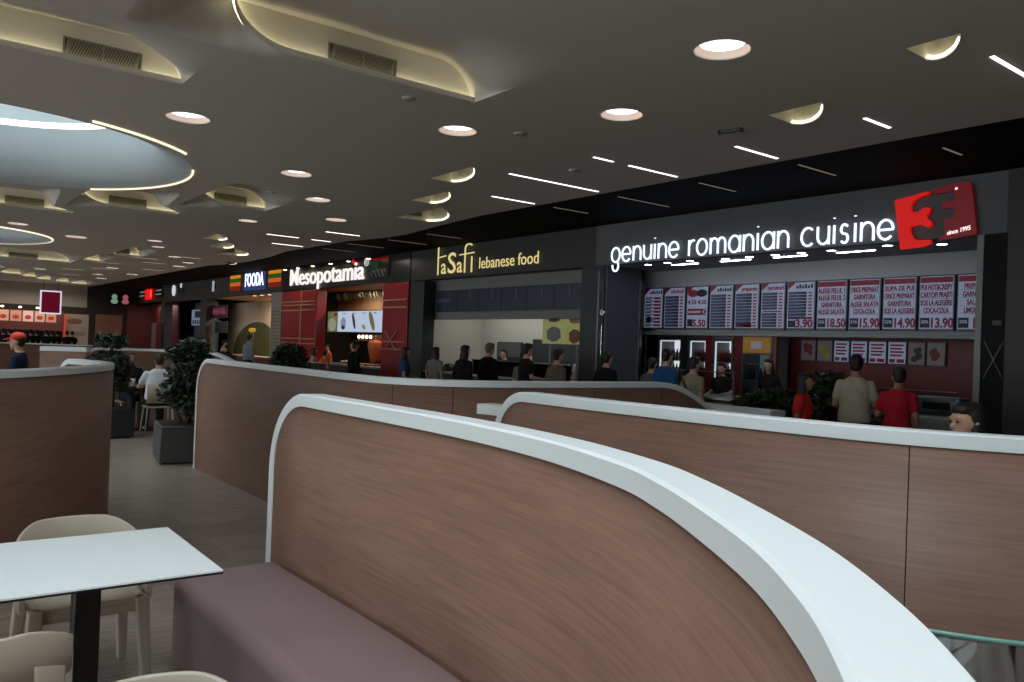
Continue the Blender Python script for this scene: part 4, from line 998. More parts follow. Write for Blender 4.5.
# small posters on the back wall
sx = [-8.4,-8.08,-7.76,-7.45,-7.13,-6.8,-6.47,-6.17,-5.86]
sl = ['showing a reddish drink','showing a green and yellow salad','with red lines, first of four','with red lines, second of four','with red lines, third of four','with red lines, last of four','with dark shapes, second from the right','with a reddish shape, last on the right']
sx = [v*1.0 for v in sx]
for i in range(8):
    x0, x1 = sx[i]+.012, sx[i+1]-.012; w = (x1-x0)/2
    t = thing('small_menu_board', 'small lit board on the red back wall '+sl[i], 'menu board', ((x0+x1)/2, 13.05, 1.55), 0, 'small boards on the red back wall')
    B('frame', mframe, [(-w,w,0,.04,0,.38)], t)
    B('screen', mwhite if 2 <= i < 6 else mat('photo_grey', (110,100,100), .5, emit=(110,100,100), es=.1), [(-w+.012,w-.012,-.006,0,.015,.365)], t)
    r_ = MB()
    if 2 <= i < 6:
        for j in range(4): r_.box(-w+.04, w-.04-(j%2)*.03, -.009, -.006, .3-.055*j, .33-.055*j)
        r_.box(0, w-.03, -.009, -.006, .03, .09); r_.box(-w+.03, -.03, -.009, -.006, .03, .09); r_.build('red_lettering', mred, t)
    else:
        rnd = random.Random(i)
        for j in range(7):
            cx, cz, rr = rnd.uniform(-.07,.07), rnd.uniform(.1,.28), rnd.uniform(.03,.06)
            r_.prism([(cx+rr*math.cos(2*PI*k/10), cz+rr*math.sin(2*PI*k/10)) for k in range(10)], lambda u, v, d: (u, d, v), -.009-.0004*j, -.006)
        r_.build('picture', [mat('photo_a', (120,40,44), .6), mat('photo_b', (150,140,60), .6), None, None, None, None, mat('photo_g', (40,34,36), .6), mat('photo_h', (92,40,36), .6)][i], t)

# ------------------------------------------------------------------ fridges and grill counter
def fridge(label, x0, x1, y, kind):
    w = (x1-x0)/2; h = 1.97
    t = thing('drinks_fridge', label, 'fridge', ((x0+x1)/2, y, 0), 0, 'upright drinks fridges')
    body = mat('fridge_grey', (96,98,104), .5) if kind != 'y' else mat('fridge_steel', (120,122,126), .4)
    m = MB(); m.box(-w,w,0,.55,0,.12); m.box(-w,w,0,.55,h-.1,h); m.box(-w,-w+.05,0,.55,.12,h-.1); m.box(w-.05,w,0,.55,.12,h-.1); m.box(-w,w,.5,.55,.12,h-.1); m.build('body', body, t)
    top = h-.1 if kind != 'y' else h-.34
    B('shelf', mat('fridge_shelf', (150,152,156), .5), [(-w+.05,w-.05,.06,.5,z,z+.02) for z in (.45,.8,1.15,1.45)], t)
    m = MB(); n = 7; rnd = random.Random(int(x0*100))
    for z in (.14,.47,.82,1.17,1.47):
        for k in range(n):
            cx = -w+.09+k*(2*w-.18)/(n-1)
            if z+.24 > top: continue
            m.lathe([(.001,0),(.03,0),(.03,.14),(.013,.19),(.013,.225),(.001,.225)], (cx,.14,z), 8, rnd.choice((0,0,1)) if kind != 'y' else rnd.choice((1,1,2)))
    m.build('bottles', [mat('cola_red', (120,20,24), .4), mat('bottle_dark', (30,28,32), .3), mat('bottle_clear', (110,120,128), .3)], t)
    if kind == 'y':
        B('back_glow', mat('fridge_back_dim', (120,124,134), .6, emit=(150,158,175), es=.16), [(-w+.05,w-.05,.47,.49,.13,top)], t)
        B('header_panel', mat('header_yellow', (150,112,44), .5, emit=(205,150,40), es=.1), [(-w+.02,w-.02,-.02,0,h-.32,h-.03)], t)
        B('header_mark', mat('header_mark', (180,180,196), .5), [(-.12,.12,-.024,-.02,h-.24,h-.1)], t)
    else:
        B('light_tube', glow('fridge_tube', (240,238,250), .9), [(-w+.055,-w+.075,.03,.05,.3,top-.02),(-w+.08,w-.08,.03,.05,top-.035,top-.015)], t)
        B('back_glow', mat('fridge_back', (190,190,205), .6, emit=(205,196,210), es=1.5), [(-w+.05,w-.05,.47,.49,.13,top)], t)
    B('door_glass', clear, [(-w+.04,w-.04,-.012,-.004,.13,top)], t)
    B('door_frame', mat('fridge_frame', (70,72,78), .4), [(-w,-w+.04,-.02,0,.12,top),(w-.04,w,-.02,0,.12,top),(-w,w,-.02,0,top,top+.03),(-w,w,-.02,0,.1,.13)], t)
    B('door_handle', steel, [(w-.035,w-.015,-.05,-.02,.8,1.2)], t)
fridge('white-lit drinks fridge behind the man in blue', -11.28, -10.62, 12.45, 'w')
fridge('lit drinks fridge with red bottles, left of the red strip', -10.5, -10.0, 12.45, 'r')
fridge('lit drinks fridge with red bottles, right of the red strip', -9.9, -9.4, 12.45, 'r')
fridge('steel fridge with a yellow header and rows of bottles', -9.2, -8.58, 12.45, 'y')
tag(B('divider_panel', mat('strip_red', (150,20,26), .4), [(-9.99,-9.91,12.42,12.9,0,2.0)]), 'narrow red upright strip between two drinks fridges', 'panel')
tag(B('divider_panel', mat('strip_dark_red', (96,22,26), .4), [(-9.39,-9.21,12.46,12.9,0,2.0)]), 'dark red upright strip left of the yellow-topped fridge', 'panel')
tag(B('support_post', mat('post_brown', (96,66,56), .5), [(-8.52,-8.46,12.4,12.5,0,2.2)]), 'slim brown post right of the yellow-topped fridge', 'post')
t = thing('service_counter', 'long grill counter with a steel top and glass guard', 'counter', (-7.0,10.4,0))
B('counter_body', mat('counter_dark', (36,34,36), .4), [(-3.2,2.85,-.35,.35,.0,.92)], t)
B('worktop', steel, [(-3.25,2.88,-.4,.4,.92,.96)], t)
B('glass_guard', clear, [(-2.3,-.6,-.3,-.29,.96,1.33)], t); B('glass_guard', clear, [(.5,2.6,-.3,-.29,.96,1.25)], t)
B('guard_rail', mat('rail_dull', (110,112,114), .6), [(-2.3,-.6,-.31,-.28,1.33,1.345),(.5,2.6,-.31,-.28,1.25,1.262)]+[(x,x+.02,-.305,-.285,.96,1.33) for x in (-2.3,-1.45,-.62)], t)
B('tray_rail', steel, [(-3.2,2.0,-.62,-.58,.86,.88),(-3.2,2.0,-.54,-.5,.86,.88),(-2.8,-2.76,-.62,-.35,.84,.86),(1.6,1.64,-.62,-.35,.84,.86)], t)
for i, (x, z, w, h, c, nm_, lab) in enumerate(((-6.3,.96,.14,.34,(150,150,150),'drink_dispenser','steel drink dispenser on the counter behind the white t-shirt'),(-5.3,.96,.25,.2,(140,142,146),'food_warmer','steel food warmer on the counter beside the red t-shirt'),(-4.75,.96,.28,.22,(120,122,126),'food_warmer','steel food warmer on the counter by the right pier'),(-8.9,.96,.2,.16,(44,44,48),'cash_register','dark cash register at the left end of the grill counter'))):
    t = thing(nm_, lab, 'kitchen equipment', (x, 10.5, z))
    m = MB(); m.box(-w,w,-.15,.15,0,h, bev=.02); m.build('body', mat('eq_%d' % c[0], c, .35, .6), t); B('control_panel', black, [(-w*.6,w*.6,-.156,-.15,h*.3,h*.7)], t)
t = thing('food_tray', 'grey tray held by the man in the white t-shirt', 'tray', (-4.98,8.93,1.09), .5)
B('tray_base', mat('tray_grey', (110,108,104), .5), [(-.2,.2,-.14,.14,0,.012)], t, .004); B('rim', mat('tray_grey', (110,108,104), .5), [(-.2,-.185,-.14,.14,.012,.03),(.185,.2,-.14,.14,.012,.03),(-.2,.2,-.14,-.125,.012,.03),(-.2,.2,.125,.14,.012,.03)], t)
tag(B('service_counter', mat('pale_counter', (150,152,152), .4), [(-4.9,-4.15,9.75,10.0,.9,.95),(-4.85,-4.2,9.8,9.98,0,.9)]), 'short pale counter end by the right dark pier', 'counter')
# standoff discs and X marks
for x, y, z, l in ((-10.32,9.97,2.27,'round steel disc on the front edge of the slate side wall'),(-10.27,11.1,2.2,'round steel disc on the rear edge of the slate side wall')):
    m = MB(); m.tube([(x,y-.03,z),(x,y+.02,z)], .055, 16); tag(m.build('wall_disc', chrome), l, 'fixing disc')
t = thing('glass_screen', 'narrow glass panel edge standing at the slate side wall', 'glass screen', (-10.33,9.9,0))
B('pane', clear, [(-.008,.008,-.05,.05,0,3.0)], t); B('edge_strip', mat('edge_pale', (130,134,136), .3), [(-.012,.012,-.06,-.05,0,3.0)], t)
t = thing('glass_screen', 'rear glass panel edge beside the first menu board', 'glass screen', (-10.29,10.9,0))
B('pane', clear, [(-.008,.008,-.05,.05,0,2.9)], t); B('edge_strip', mat('edge_pale', (130,134,136), .3), [(-.01,.01,-.058,-.05,0,2.9)], t)
def xmark(label, x0, x1, z0, z1, y, c=(112,110,106), r=.012, extra=()):
    t = thing('wall_ornament', label, 'wall ornament', ((x0+x1)/2, y, z0))
    w = (x1-x0)/2; h = z1-z0; mm = mat('orn_%d' % c[0], c, .4)
    for s in (-1, 1):
        m = MB(); m.tube([(-w*s,0,0),(w*s,0,h)], r, 6); m.build('bar', mm, t)
    for a, b, z in extra:
        m = MB(); m.tube([(a-(x0+x1)/2,0,z-z0),(b-(x0+x1)/2,0,z-z0)], r, 6); m.build('bar', mm, t)
xmark('thin pale X-shaped bars on the dark pier right of the grill', -4.05, -3.85, 1.45, 1.87, 9.95, r=.008)
tag(B('wall_socket', mat('socket_grey', (90,88,86), .5), [(-3.62,-3.5,9.88,9.9,2.06,2.13)], bev=.004), 'small pale plate on the dark panel at the right edge', 'wall plate')
tag(B('wall_socket', mat('socket_grey2', (60,58,58), .5), [(-3.98,-3.88,9.96,9.98,2.05,2.11)], bev=.004), 'small grey plate on the dark pier above the X-shaped bars', 'wall plate')

# ------------------------------------------------------------------ lebanese shop
gold = glow('sign_gold', (236,218,150), .85)
t = thing('shop_sign', 'yellow lit lettering reading laSafi lebanese food on the dark fascia', 'sign', (-14,9.96,3.1))
m = MB(); q = lambda pts, r=.02: m.tube([(x+14, -.03, z-3.1) for x, z in pts], r, 6)
q([(-15.72,3.18),(-15.72,3.78),(-15.66,3.86)]); q([(-15.74,3.57),(-15.4,3.6)], .014)
put_text(m, 'a', -15.5+14, .1, -.02, .5, bold=.004, width=.2); put_text(m, 'S', -15.17+14, .1, -.02, .66, bold=.004, width=.32); put_text(m, 'a', -14.86+14, .1, -.02, .5, bold=.004, width=.2)
q([(-14.64,3.18),(-14.64,3.66)]+[(-14.5+.14*math.cos(math.radians(a)), 3.7+.1*math.sin(math.radians(a))) for a in range(180,20,-20)]); q([(-14.85,3.58),(-14.3,3.6)], .014); q([(-14.38,3.18),(-14.38,3.52)])
m.build('logo_lettering', gold, t)
m = MB(); put_text(m, 'lebanese food', -13.12+14, .14, -.02, .35, bold=.0, width=1.98); m.build('lettering', gold, t)
t = thing('menu_screen', 'long dark navy menu panel with six faint lamps across the lebanese shop', 'menu screen', (-13.75,10.3,2.36))
B('frame', mat('navy_frame', (26,28,48), .4), [(-2.55,2.6,0,.04,0,.5)], t)
m = MB()
for k in range(6): m.box(-2.52+k*.85, -1.69+k*.85, -.006, 0, .02, .48)
m.build('screen', mat('navy_screen', (26,28,58), .35), t)
m = MB()
for k in range(6): m.box(-2.02+k*.83, -1.94+k*.83, -.012, -.006, .24, .46)
m.box(-2.5,-2.0,-.011,-.006,.22,.3); m.build('pale_mark', mat('screen_mark', (70,78,110), .5), t)
t = thing('hanging_poster', 'yellow-green poster with grey dishes hanging in the lebanese shop', 'poster', (-12.5,10.9,1.7))
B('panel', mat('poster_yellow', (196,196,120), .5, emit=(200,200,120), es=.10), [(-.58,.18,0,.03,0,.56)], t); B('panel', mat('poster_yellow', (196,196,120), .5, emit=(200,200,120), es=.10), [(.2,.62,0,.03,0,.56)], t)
for cx, cz, rx, rz_, c, nn in ((-.22,.2,.2,.15,(120,122,118),'dish_picture'),(-.22,.5,.16,.05,(90,84,70),'dish_picture'),(.42,.16,.15,.14,(130,80,60),'dish_picture'),(.42,.48,.15,.06,(170,110,90),'dish_picture')):
    m = MB(); m.prism([(cx+rx*math.cos(2*PI*k/18)*(1+.12*(k%3)), cz+rz_*math.sin(2*PI*k/18)*(1+.1*(k%2))) for k in range(18)], lambda u, v, d: (u, d, min(.555, v)), -.006, 0); m.build(nn, mat('dish_%d' % c[0], c, .6), t)
for x in (-.34,.5):
    m = MB(); m.tube([(x,.015,-1.7),(x,.015,0)], .02, 8); m.build('post', mat('post_pale', (120,120,118), .4), t)
m = MB(); m.tube([(.5,.015,-.02),(1.0,.015,-.6)], .02, 8); m.build('brace', mat('post_pale', (120,120,118), .4), t)
t = thing('service_counter', 'dark lebanese shop counter with a small glass display', 'counter', (-13.6,10.4,0))
B('counter_body', mat('counter_dark', (36,34,36), .4), [(-2.7,2.5,-.35,.35,0,.95)], t); B('worktop', steel, [(-2.75,2.55,-.4,.4,.95,.99)], t); B('glass_guard', clear, [(-.8,2.4,-.36,-.35,.99,1.3)], t); B('guard_rail', chrome, [(-.8,2.4,-.37,-.34,1.3,1.315)], t)
t = thing('service_hatch', 'dark small hatch in the pale back wall of the lebanese shop', 'hatch', (-15.35,11.8,1.0))
B('recess', dark, [(-.5,.45,0,.05,0,.72)], t); B('shelf_unit', mat('hatch_grey', (90,88,86), .5), [(-.48,.43,-.03,0,.36,.7)], t)
tag(B('service_hatch', dark, [(-14.5,-12.9,11.8,11.85,.5,1.8)]), 'wide dark opening in the back wall under the yellow poster', 'hatch')
for i, (x, z, lab) in enumerate(((-17.2,1.05,'black cap-shaped pot on the lebanese counter left end'),(-15.0,1.0,'dark coffee machine on the lebanese counter'))):
    m = MB(); m.lathe([(.001,0),(.14,0),(.16,.08),(.1,.16),(.001,.18)], (0,0,0), 16); tag(m.build('cooking_pot', black, loc=(x+(1.3 if i == 0 else .5),10.45,.99)), lab, 'pot')

# ------------------------------------------------------------------ kebab shop
t = thing('shop_sign', 'big bright white lettering on black over the kebab shop with a red dotted i', 'sign', (-21.5,9.94,3.08))
m = MB(); put_text(m, 'Mesopotamia', -21.8+21.5, .17, -.02, .72, bold=.004, width=4.9, ext=.02); 
m.build('lettering', glow('sign_white_warm', (255,246,242), 1.0), t)
m = MB(); put_text(m, '\u00ae', -19.2+21.5, .5, -.02, .3, bold=.004, width=.26); m.build('registered_mark_or_glint', glow('sign_white_dim', (240,240,250), .7), t)
m = MB(); m.lathe([(.07,0),(.001,0)], (0,0,0), 14)
for v in m.b.verts: v.co = Vector((v.co.x-19.92+21.5, -.045, v.co.y+.66))
m.build('red_dot', glow('sign_red', (225,20,24), 1.2), t)
t = thing('small_sign', 'small square sign with red, green and grey bands beside the kebab lettering', 'sign', (-18.45,9.93,3.25))
B('panel', fblack, [(-.5,.45,-.01,.01,0,.52)], t); B('red_band', glow('band_red', (170,20,34), .45), [(-.48,.42,-.016,-.01,.44,.5)], t); B('green_band', glow('band_green', (40,96,60), .35), [(-.46,-.1,-.016,-.01,.24,.4)], t)
m = MB()
for k in range(4): m.tube([(-.38+.2*k+.07*math.cos(2*PI*j/10), -.014, .12+.09*math.sin(2*PI*j/10)) for j in range(9)], .02, 5)
m.build('grey_rings', mat('ring_grey', (90,88,96), .5, emit=(110,106,116), es=.12), t)
for k, (x, lab) in enumerate(zip((-24.14,-23.15,-22.08,-20.9,-19.8,-18.67), ('first','second','third','fourth','fifth','last'))):
    t = thing('spotlight', 'small spotlight over the kebab sign, %s from the left' % lab, 'spotlight', (x,9.7,3.72), 0, 'spotlights over the kebab sign')
    m = MB(); m.tube([(0,.25,.06),(0,.0,.03)], .012, 6); m.build('arm', black, t)
    m = MB(); m.lathe([(.02,.06),(.05,.05),(.06,0)], (0,0,0), 14); m.build('lamp_shade', steel, t); m = MB(); m.ell((0,0,.0), (.055,.055,.02), 12, 6); m.build('bulb', warmlamp, t)
def redcol(label, x0, x1, vx=None, hz=()):
    t = thing('red_pillar', label, 'pillar', ((x0+x1)/2, 10.05, 0)); w = (x1-x0)/2
    m = MB(); m.box(-w,w,-.1,.22,0,3.08, bev=.02); m.build('pillar_body', red, t)
    gb = mat('trim_gold', (176,140,110), .4)
    for z in hz:
        m = MB(); m.box(-w-.01,w*.96,-.125,-.1,z,z+.035); m.build('gold_bar', gb, t)
    if vx is not None:
        m = MB(); m.box(vx-.03,vx+.03,-.13,-.1,1.5,3.08); m.build('gold_bar', gb, t)
redcol('wide shiny red pillar with gold bars left of the kebab counter', -24.9, -22.3, .25, (2.46,2.62,2.72,1.46,1.6))
redcol('red pillar with gold bars right of the kebab counter', -18.3, -17.05, None, (2.46,2.64))
xmark('gold X with two crossbars on the red pillar right of the kebab counter', -18.05, -17.45, 1.4, 1.9, 9.9, (172,138,112), .02, ((-18.2,-17.1,1.62),(-18.2,-17.1,1.44)))
t = thing('menu_screen', 'bright white-blue menu screen with pictures of wraps in the kebab shop', 'menu screen', (-20.52,10.35,1.86)); t.scale = (.815,1,1)
B('frame', black, [(-2.25,2.6,0,.08,-.02,.6)], t); B('screen', glow('screen_blue_white', (206,220,244), .72), [(-1.4,2.6,-.006,0,0,.58)], t); B('picture_panel', mat('salad_green', (120,130,84), .6, emit=(130,140,90), es=.35), [(-2.22,-1.4,-.006,0,0,.58)], t)
rnd = random.Random(4)
cols = [(200,190,150),(90,60,30),(160,170,100),(120,80,40),(150,40,36)]
def dish(cx, cz, rx, rz_, a, c, nm_='dish_picture'):
    m = MB(); ca, sa = math.cos(a), math.sin(a)
    m.prism([(cx+rx*math.cos(2*PI*k/16)*ca-rz_*math.sin(2*PI*k/16)*sa, cz+rx*math.cos(2*PI*k/16)*sa+rz_*math.sin(2*PI*k/16)*ca) for k in range(16)], lambda u, v, d: (u, d, v), -.012-.001*rnd.random(), -.006); m.build(nm_, mat('dishc_%d_%d' % (c[0], c[1]), c, .6, emit=c, es=.2), t)
dish(-1.85,.2,.32,.19,0,(205,205,180)); dish(-1.85,.25,.24,.13,.2,(120,130,60)); dish(-1.6,.5,.12,.05,.2,(170,40,40))
dish(-.95,.24,.2,.17,0,(190,196,210)); dish(-.95,.28,.15,.1,0,(160,150,90)); dish(-.95,.12,.15,.06,0,(56,66,100))
dish(-.15,.3,.25,.08,-1.1,(70,64,60)); dish(-.15,.34,.16,.06,-1.1,(180,150,110)); dish(.6,.14,.14,.06,-.3,(200,180,150)); dish(.6,.14,.08,.04,-.3,(140,100,60))
dish(1.15,.3,.32,.12,-.9,(150,140,90)); dish(1.15,.3,.24,.06,-.9,(96,84,60)); dish(2.0,.34,.24,.09,1.3,(110,80,60)); dish(2.0,.2,.14,.08,1.3,(44,50,80))
for k in range(5): dish(-.9+.75*k,.52,.13,.012,0,(130,140,170),'caption_line')
# hanging green row above the screen
t = thing('hanging_garland', 'row of hanging green and white leafy decoration over the kebab counter', 'decoration', (-21.8,11.6,3.1))
m = MB(); rnd = random.Random(9)
for k in range(46):
    x = -3.0+6.0*k/45; m.tube([(x,0,.05),(x+.06*rnd.uniform(-1,1),0,-.06),(x+.08,0,-.12-.1*rnd.random())], [.02,.03,.012], 5, rnd.choice((0,0,1)))
m.build('leaves', [mat('garland_green', (70,84,50), .6), mat('garland_white', (190,186,160), .6)], t); B('rail', black, [(-3.05,3.05,-.02,.02,.03,.06)], t)
t = thing('heat_hood', 'small lit hood with four bulbs over the kebab counter', 'hood', (-21.3,11.2,1.62))
B('hood_body', mat('hood_brown', (120,84,60), .5), [(-.5,.5,-.15,.15,0,.2)], t); m = MB()
for k in range(4): m.ell((-.36+.24*k,-.16,.12), (.06,.03,.05), 10, 6)
m.build('bulb', warmlamp, t)
def doner(label, x, y, z, s):
    t = thing('doner_spit', label, 'meat spit', (x, y, z))
    m = MB(); m.lathe([(.001,0),(.11*s,.0),(.14*s,.1*s),(.19*s,.35*s),(.22*s,.52*s),(.18*s,.6*s),(.001,.62*s)], (0,0,0), 20); m.build('meat', mat('doner_orange', (190,92,44), .6, noise=.35, nscale=14), t)
    m = MB(); m.tube([(0,0,.95-z),(0,0,.75*s)], .012, 6); m.build('skewer', steel, t); m = MB(); m.lathe([(.2*s,-.06),(.22*s,-.03),(.2*s,-.02),(.001,-.02)], (0,0,0), 18); m.build('drip_pan', steel, t)
doner('big orange doner meat cone on its spit behind the kebab counter', -20.55, 11.0, 1.0, 1.05); doner('smaller orange doner meat cone next to the red pillar', -19.7, 11.0, 1.12, .8)
t = thing('service_counter', 'kebab shop counter with a pale steel top', 'counter', (-20.4,10.45,0))
B('counter_body', mat('counter_dark', (36,34,36), .4), [(-1.8,2.0,-.35,.3,0,.9)], t); B('worktop', steel, [(-1.85,2.05,-.4,.35,.9,.95)], t); B('food_pan', mat('pan_food', (170,110,80), .6, noise=.4, nscale=20), [(-.1+.35*k,.15+.35*k,-.2,.1,.95,1.0) for k in range(4)], t)
tag(B('display_case', mat('pale_case', (150,150,146), .4), [(-20.0,-18.6,8.2,8.6,0,1.0),(-20.05,-18.55,8.15,8.65,1.0,1.04)], bev=.01), 'low pale case in front of the man in black at the kebab shop', 'display case')

# ------------------------------------------------------------------ striped sign shop and beyond
t = thing('shop_sign', 'blue lit sign with white letters between two striped panels', 'sign', (-27.4,9.95,3.2))
B('panel', mat('sign_blue', (44,58,110), .5, emit=(70,90,160), es=.3), [(-1.0,1.05,-.03,0,.02,.74)], t)
m = MB(); put_text(m, 'FOODA', .02, .17, -.035, .62, bold=.02, width=1.75); m.build('lettering', glow('sign_white_blue', (226,236,255), 2.0), t)
for x0, x1, lab in ((-29.95,-28.9,'left'),(-26.2,-25.15,'right')):
    for z0, z1, c in ((.5,.63,(240,160,40)),(.36,.49,(70,120,40)),(.22,.35,(240,110,50)),(.06,.21,(160,60,40))):
        B('colour_band', glow('band_%d' % c[0]+'_%d' % c[1], c, .62 if c[0] > 200 else .4), [(x0+27.5,x1+27.5,-.02,0,z0,z1)], t)
for k, (x, lab) in enumerate(zip((-28.3,-27.6,-26.9,-26.2,-25.6), ('first','second','third','fourth','last'))):
    t = thing('spotlight', 'small warm spotlight under the striped sign, %s from the left' % lab, 'spotlight', (x,10.3,3.08), 0, 'spotlights under the striped sign')
    m = MB(); m.lathe([(.09,0),(.09,-.012),(.07,-.012)], (0,0,0), 14); m.build('trim_ring', steel, t); m = MB(); m.lathe([(.085,-.01),(.001,-.01)], (0,0,0), 14); m.build('lens', warmlamp, t)
t = thing('wall_mural', 'dark green rounded hill mural on the beige wall', 'mural', (-33.2,12.28,0))
m = MB(); m.prism([(2.3*math.cos(PI*k/24)*(1 if k < 12 else 1.25), .9+1.35*math.sin(PI*k/24)) for k in range(25)]+[(-2.8,0),(2.3,0)], lambda u, v, d: (u, d, v), -.01, 0); m.build('hill_shape', mat('mural_green', (76,74,28), .6), t)
m = MB(); m.prism([(2.2,0),(4.0,0),(4.0,1.4),(3.2,1.55),(2.35,1.0)], lambda u, v, d: (u, d, v), -.008, 0); m.build('yellow_shape', mat('mural_yellow', (160,116,30), .6), t)
t = thing('standing_lamp', 'yellow round lamp on a pale post in front of the mural', 'lamp', (-26.75,9.7,0))
m = MB(); m.tube([(0,0,0),(0,0,1.8)], .05, 8); m.build('post', mat('post_pale', (120,120,118), .4), t); m = MB(); m.ell((0,0,1.84), (.12,.12,.08), 16, 8); m.build('lamp_shade', mat('lamp_yellow', (215,170,40), .5, emit=(220,170,40), es=.45), t)
t = thing('tiled_pillar', 'pale pillar with a grid of small dark holes beside the red pillar', 'pillar', (-25.4,10.02,0))
B('pillar_body', mat('tile_pale', (150,140,132), .5), [(-.42,.42,-.06,.5,0,3.08)], t); m = MB()
for i in range(4):
    for j in range(15): m.box(-.32+.18*i, -.24+.18*i, -.066, -.06, .9+.11*j, .94+.11*j)
m.build('hole_grid', mat('tile_hole', (70,64,62), .6), t)
tag(B('wall_monitor', mat('monitor_violet', (84,74,96), .4), [(-27.9,-27.0,11.9,12.0,2.0,2.65)], bev=.02), 'small grey-violet monitor high on the beige wall', 'monitor')
t = thing('service_counter', 'low counter in front of the mural with an orange lit end', 'counter', (-28.0,10.3,0))
B('counter_body', mat('counter_brown', (90,58,46), .5), [(-2.5,2.0,-.3,.3,0,.9)], t); B('worktop', mat('counter_top_brown', (130,96,80), .4), [(-2.55,2.05,-.35,.35,.9,.95)], t); B('lit_end', mat('lit_orange', (220,140,90), .5, emit=(230,130,70), es=.3), [(-.2,.6,-.36,-.3,.35,.88)], t)
t = thing('hanging_sign', 'thin upright white lit sign strip on the dark fascia left of the striped sign', 'sign', (-31.6,9.9,3.3)); B('strip', glow('strip_white', (200,214,224), .5), [(-.08,.08,-.04,0,0,.4)], t); B('bracket', black, [(-.02,.02,-.02,.06,.1,.3)], t)
t = thing('shop_screen', 'dim magenta patterned screen beside the grey pier', 'screen', (-31.9,10.2,2.3)); B('panel', mat('magenta_panel', (70,30,44), .5), [(-.7,1.0,0,.04,0,.5)], t); m = MB(); rnd = random.Random(2)  # screen panel set beside the pier, no hanger built
for k in range(9): m.tube([(-.6+.17*k,-.01,.08+.1*rnd.random()),(-.52+.17*k,-.01,.4),(-.46+.17*k,-.01,.15)], .02, 5)
m.build('pale_scribble', mat('magenta_pale', (170,90,110), .5, emit=(170,90,110), es=.2), t)
tag(B('shop_screen', mat('screen_slate', (44,52,56), .4), [(-32.4,-31.0,10.25,10.3,1.72,2.18)], bev=.01), 'dark slate screen under the magenta one', 'screen')  # plain screen panel, nothing holds it up
xmark('pale thin X beside the grey pier left of the mural', -32.5, -31.2, .9, 1.7, 9.95, (110,100,96), .02, ((-32.6,-31.1,1.7),))
t = thing('shop_sign', 'small white round lettering on the slate fascia', 'sign', (-36.6,9.95,3.3)); m = MB(); m.tube([(-.55+.13*math.cos(2*PI*k/16), -.02, .22+.2*math.sin(2*PI*k/16)) for k in range(17)], .045, 6); m.tube([(.55,-.02,.3),(.55,-.02,.48)], .04, 6); m.build('lettering', glow('sign_white_dim', (240,240,250), .7), t)
B('dark_disc', mat('disc_dark', (30,30,26), .5), [(-.1,.9,-.01,0,.05,.45)], t)
t = thing('wall_poster', 'pale blue two-part poster on the dark teal shop wall', 'poster', (-35.1,10.4,2.02)); B('panel', mat('poster_pale_blue', (150,170,190), .5, emit=(150,176,200), es=.22), [(-.9,.9,0,.03,0,.66)], t); B('dark_block', mat('poster_navy', (40,50,70), .5), [(-.45,.75,-.008,0,.32,.6)]+[(-.75+.32*k,-.55+.32*k,-.008,0,.05,.22) for k in range(5)], t)
t = thing('shop_sign', 'small bright red lit square sign on the far dark fascia', 'sign', (-41.2,9.93,3.22)); B('panel', glow('sign_red', (225,20,24), 1.2), [(-.75,.45,-.03,0,0,.5)], t); B('pale_stripe', glow('stripe_pink', (255,120,120), .9), [(.25,.4,-.04,-.03,.1,.42)], t)
for x, l in ((-42.6,'left'),(-39.6,'right')):
    t = thing('shop_sign', 'thin pale double strip sign %s of the small red sign' % l, 'sign', (x,9.93,3.3)); B('strip', glow('strip_grey', (190,196,200), .28), [(-.5,.4,-.02,0,.1,.16),(-.4,.45,-.02,0,.28,.34)], t); B('panel', black, [(-.55,.5,0,.02,.02,.42)], t)
t = thing('banner', 'tall pale pink roll-up banner left of the slate shop', 'banner', (-38.9,9.6,0)); B('sheet', mat('banner_pink', (120,96,92), .6), [(-.35,.35,0,.02,.1,2.1)], t); B('base', black, [(-.38,.38,-.08,.1,0,.1)], t)
# end wall
t = thing('fast_food_sign', 'hanging square lit sign, dark red with a white border, on the far wall', 'sign', (-41,5.78,2.3))
B('panel', glow('sign_border_white', (236,228,250), .85), [(-.06,0,-.42,.42,0,1.04)], t); B('red_field', glow('sign_dark_red', (120,22,48), .5), [(.0,.012,-.36,.36,.06,.98)], t); B('hanger', black, [(-.05,-.03,-.3,-.28,1.04,1.5),(-.05,-.03,.28,.3,1.04,1.5)], t)
t = thing('menu_board', 'row of warm lit picture menus at the far fried chicken counter', 'menu board', (-43.6,5.2,1.95))
B('panel', mat('menu_warm_wall', (92,46,42), .6, emit=(150,70,60), es=.06), [(-.1,-.05,-1.2,1.5,-.4,.53)], t)
pk = [(-1.15,-.72),(-.66,-.22),(-.16,.26),(.32,.72),(.78,1.2)]
for i, (a, b) in enumerate(pk):
    o = B('picture', mat('menu_pic_%d' % (i%3), ((196,150,130),(190,130,110),(206,170,160))[i%3], .6, emit=((206,150,130),(196,130,110),(216,176,160))[i%3], es=.4), [(-.05,-.03,a,b,0,.5)], t)
    m = MB(); m.ell((-.03,(a+b)/2,.2), (.01,.14,.1), 10, 6); m.build('dish_picture', mat('chicken_red', (160,60,40), .6, emit=(170,60,40), es=.25), o)
for k, yy in enumerate((4.2,4.9,5.6,6.2)):
    m = MB(); m.ell((0,0,0), (.07,.07,.04), 10, 6); tag(m.build('spotlight', warmlamp, loc=(-43.5,yy,2.6)), 'tiny warm spotlight over the far picture menus, %s from the left' % ('first','second','third','last')[k], 'spotlight', 'spotlights over the far picture menus')
tag(B('lit_post', mat('post_red', (170,70,50), .5, emit=(200,70,40), es=.35), [(-43.9,-43.7,6.75,6.84,0,2.4)]), 'orange-red lit post at the right end of the far picture menus', 'post')
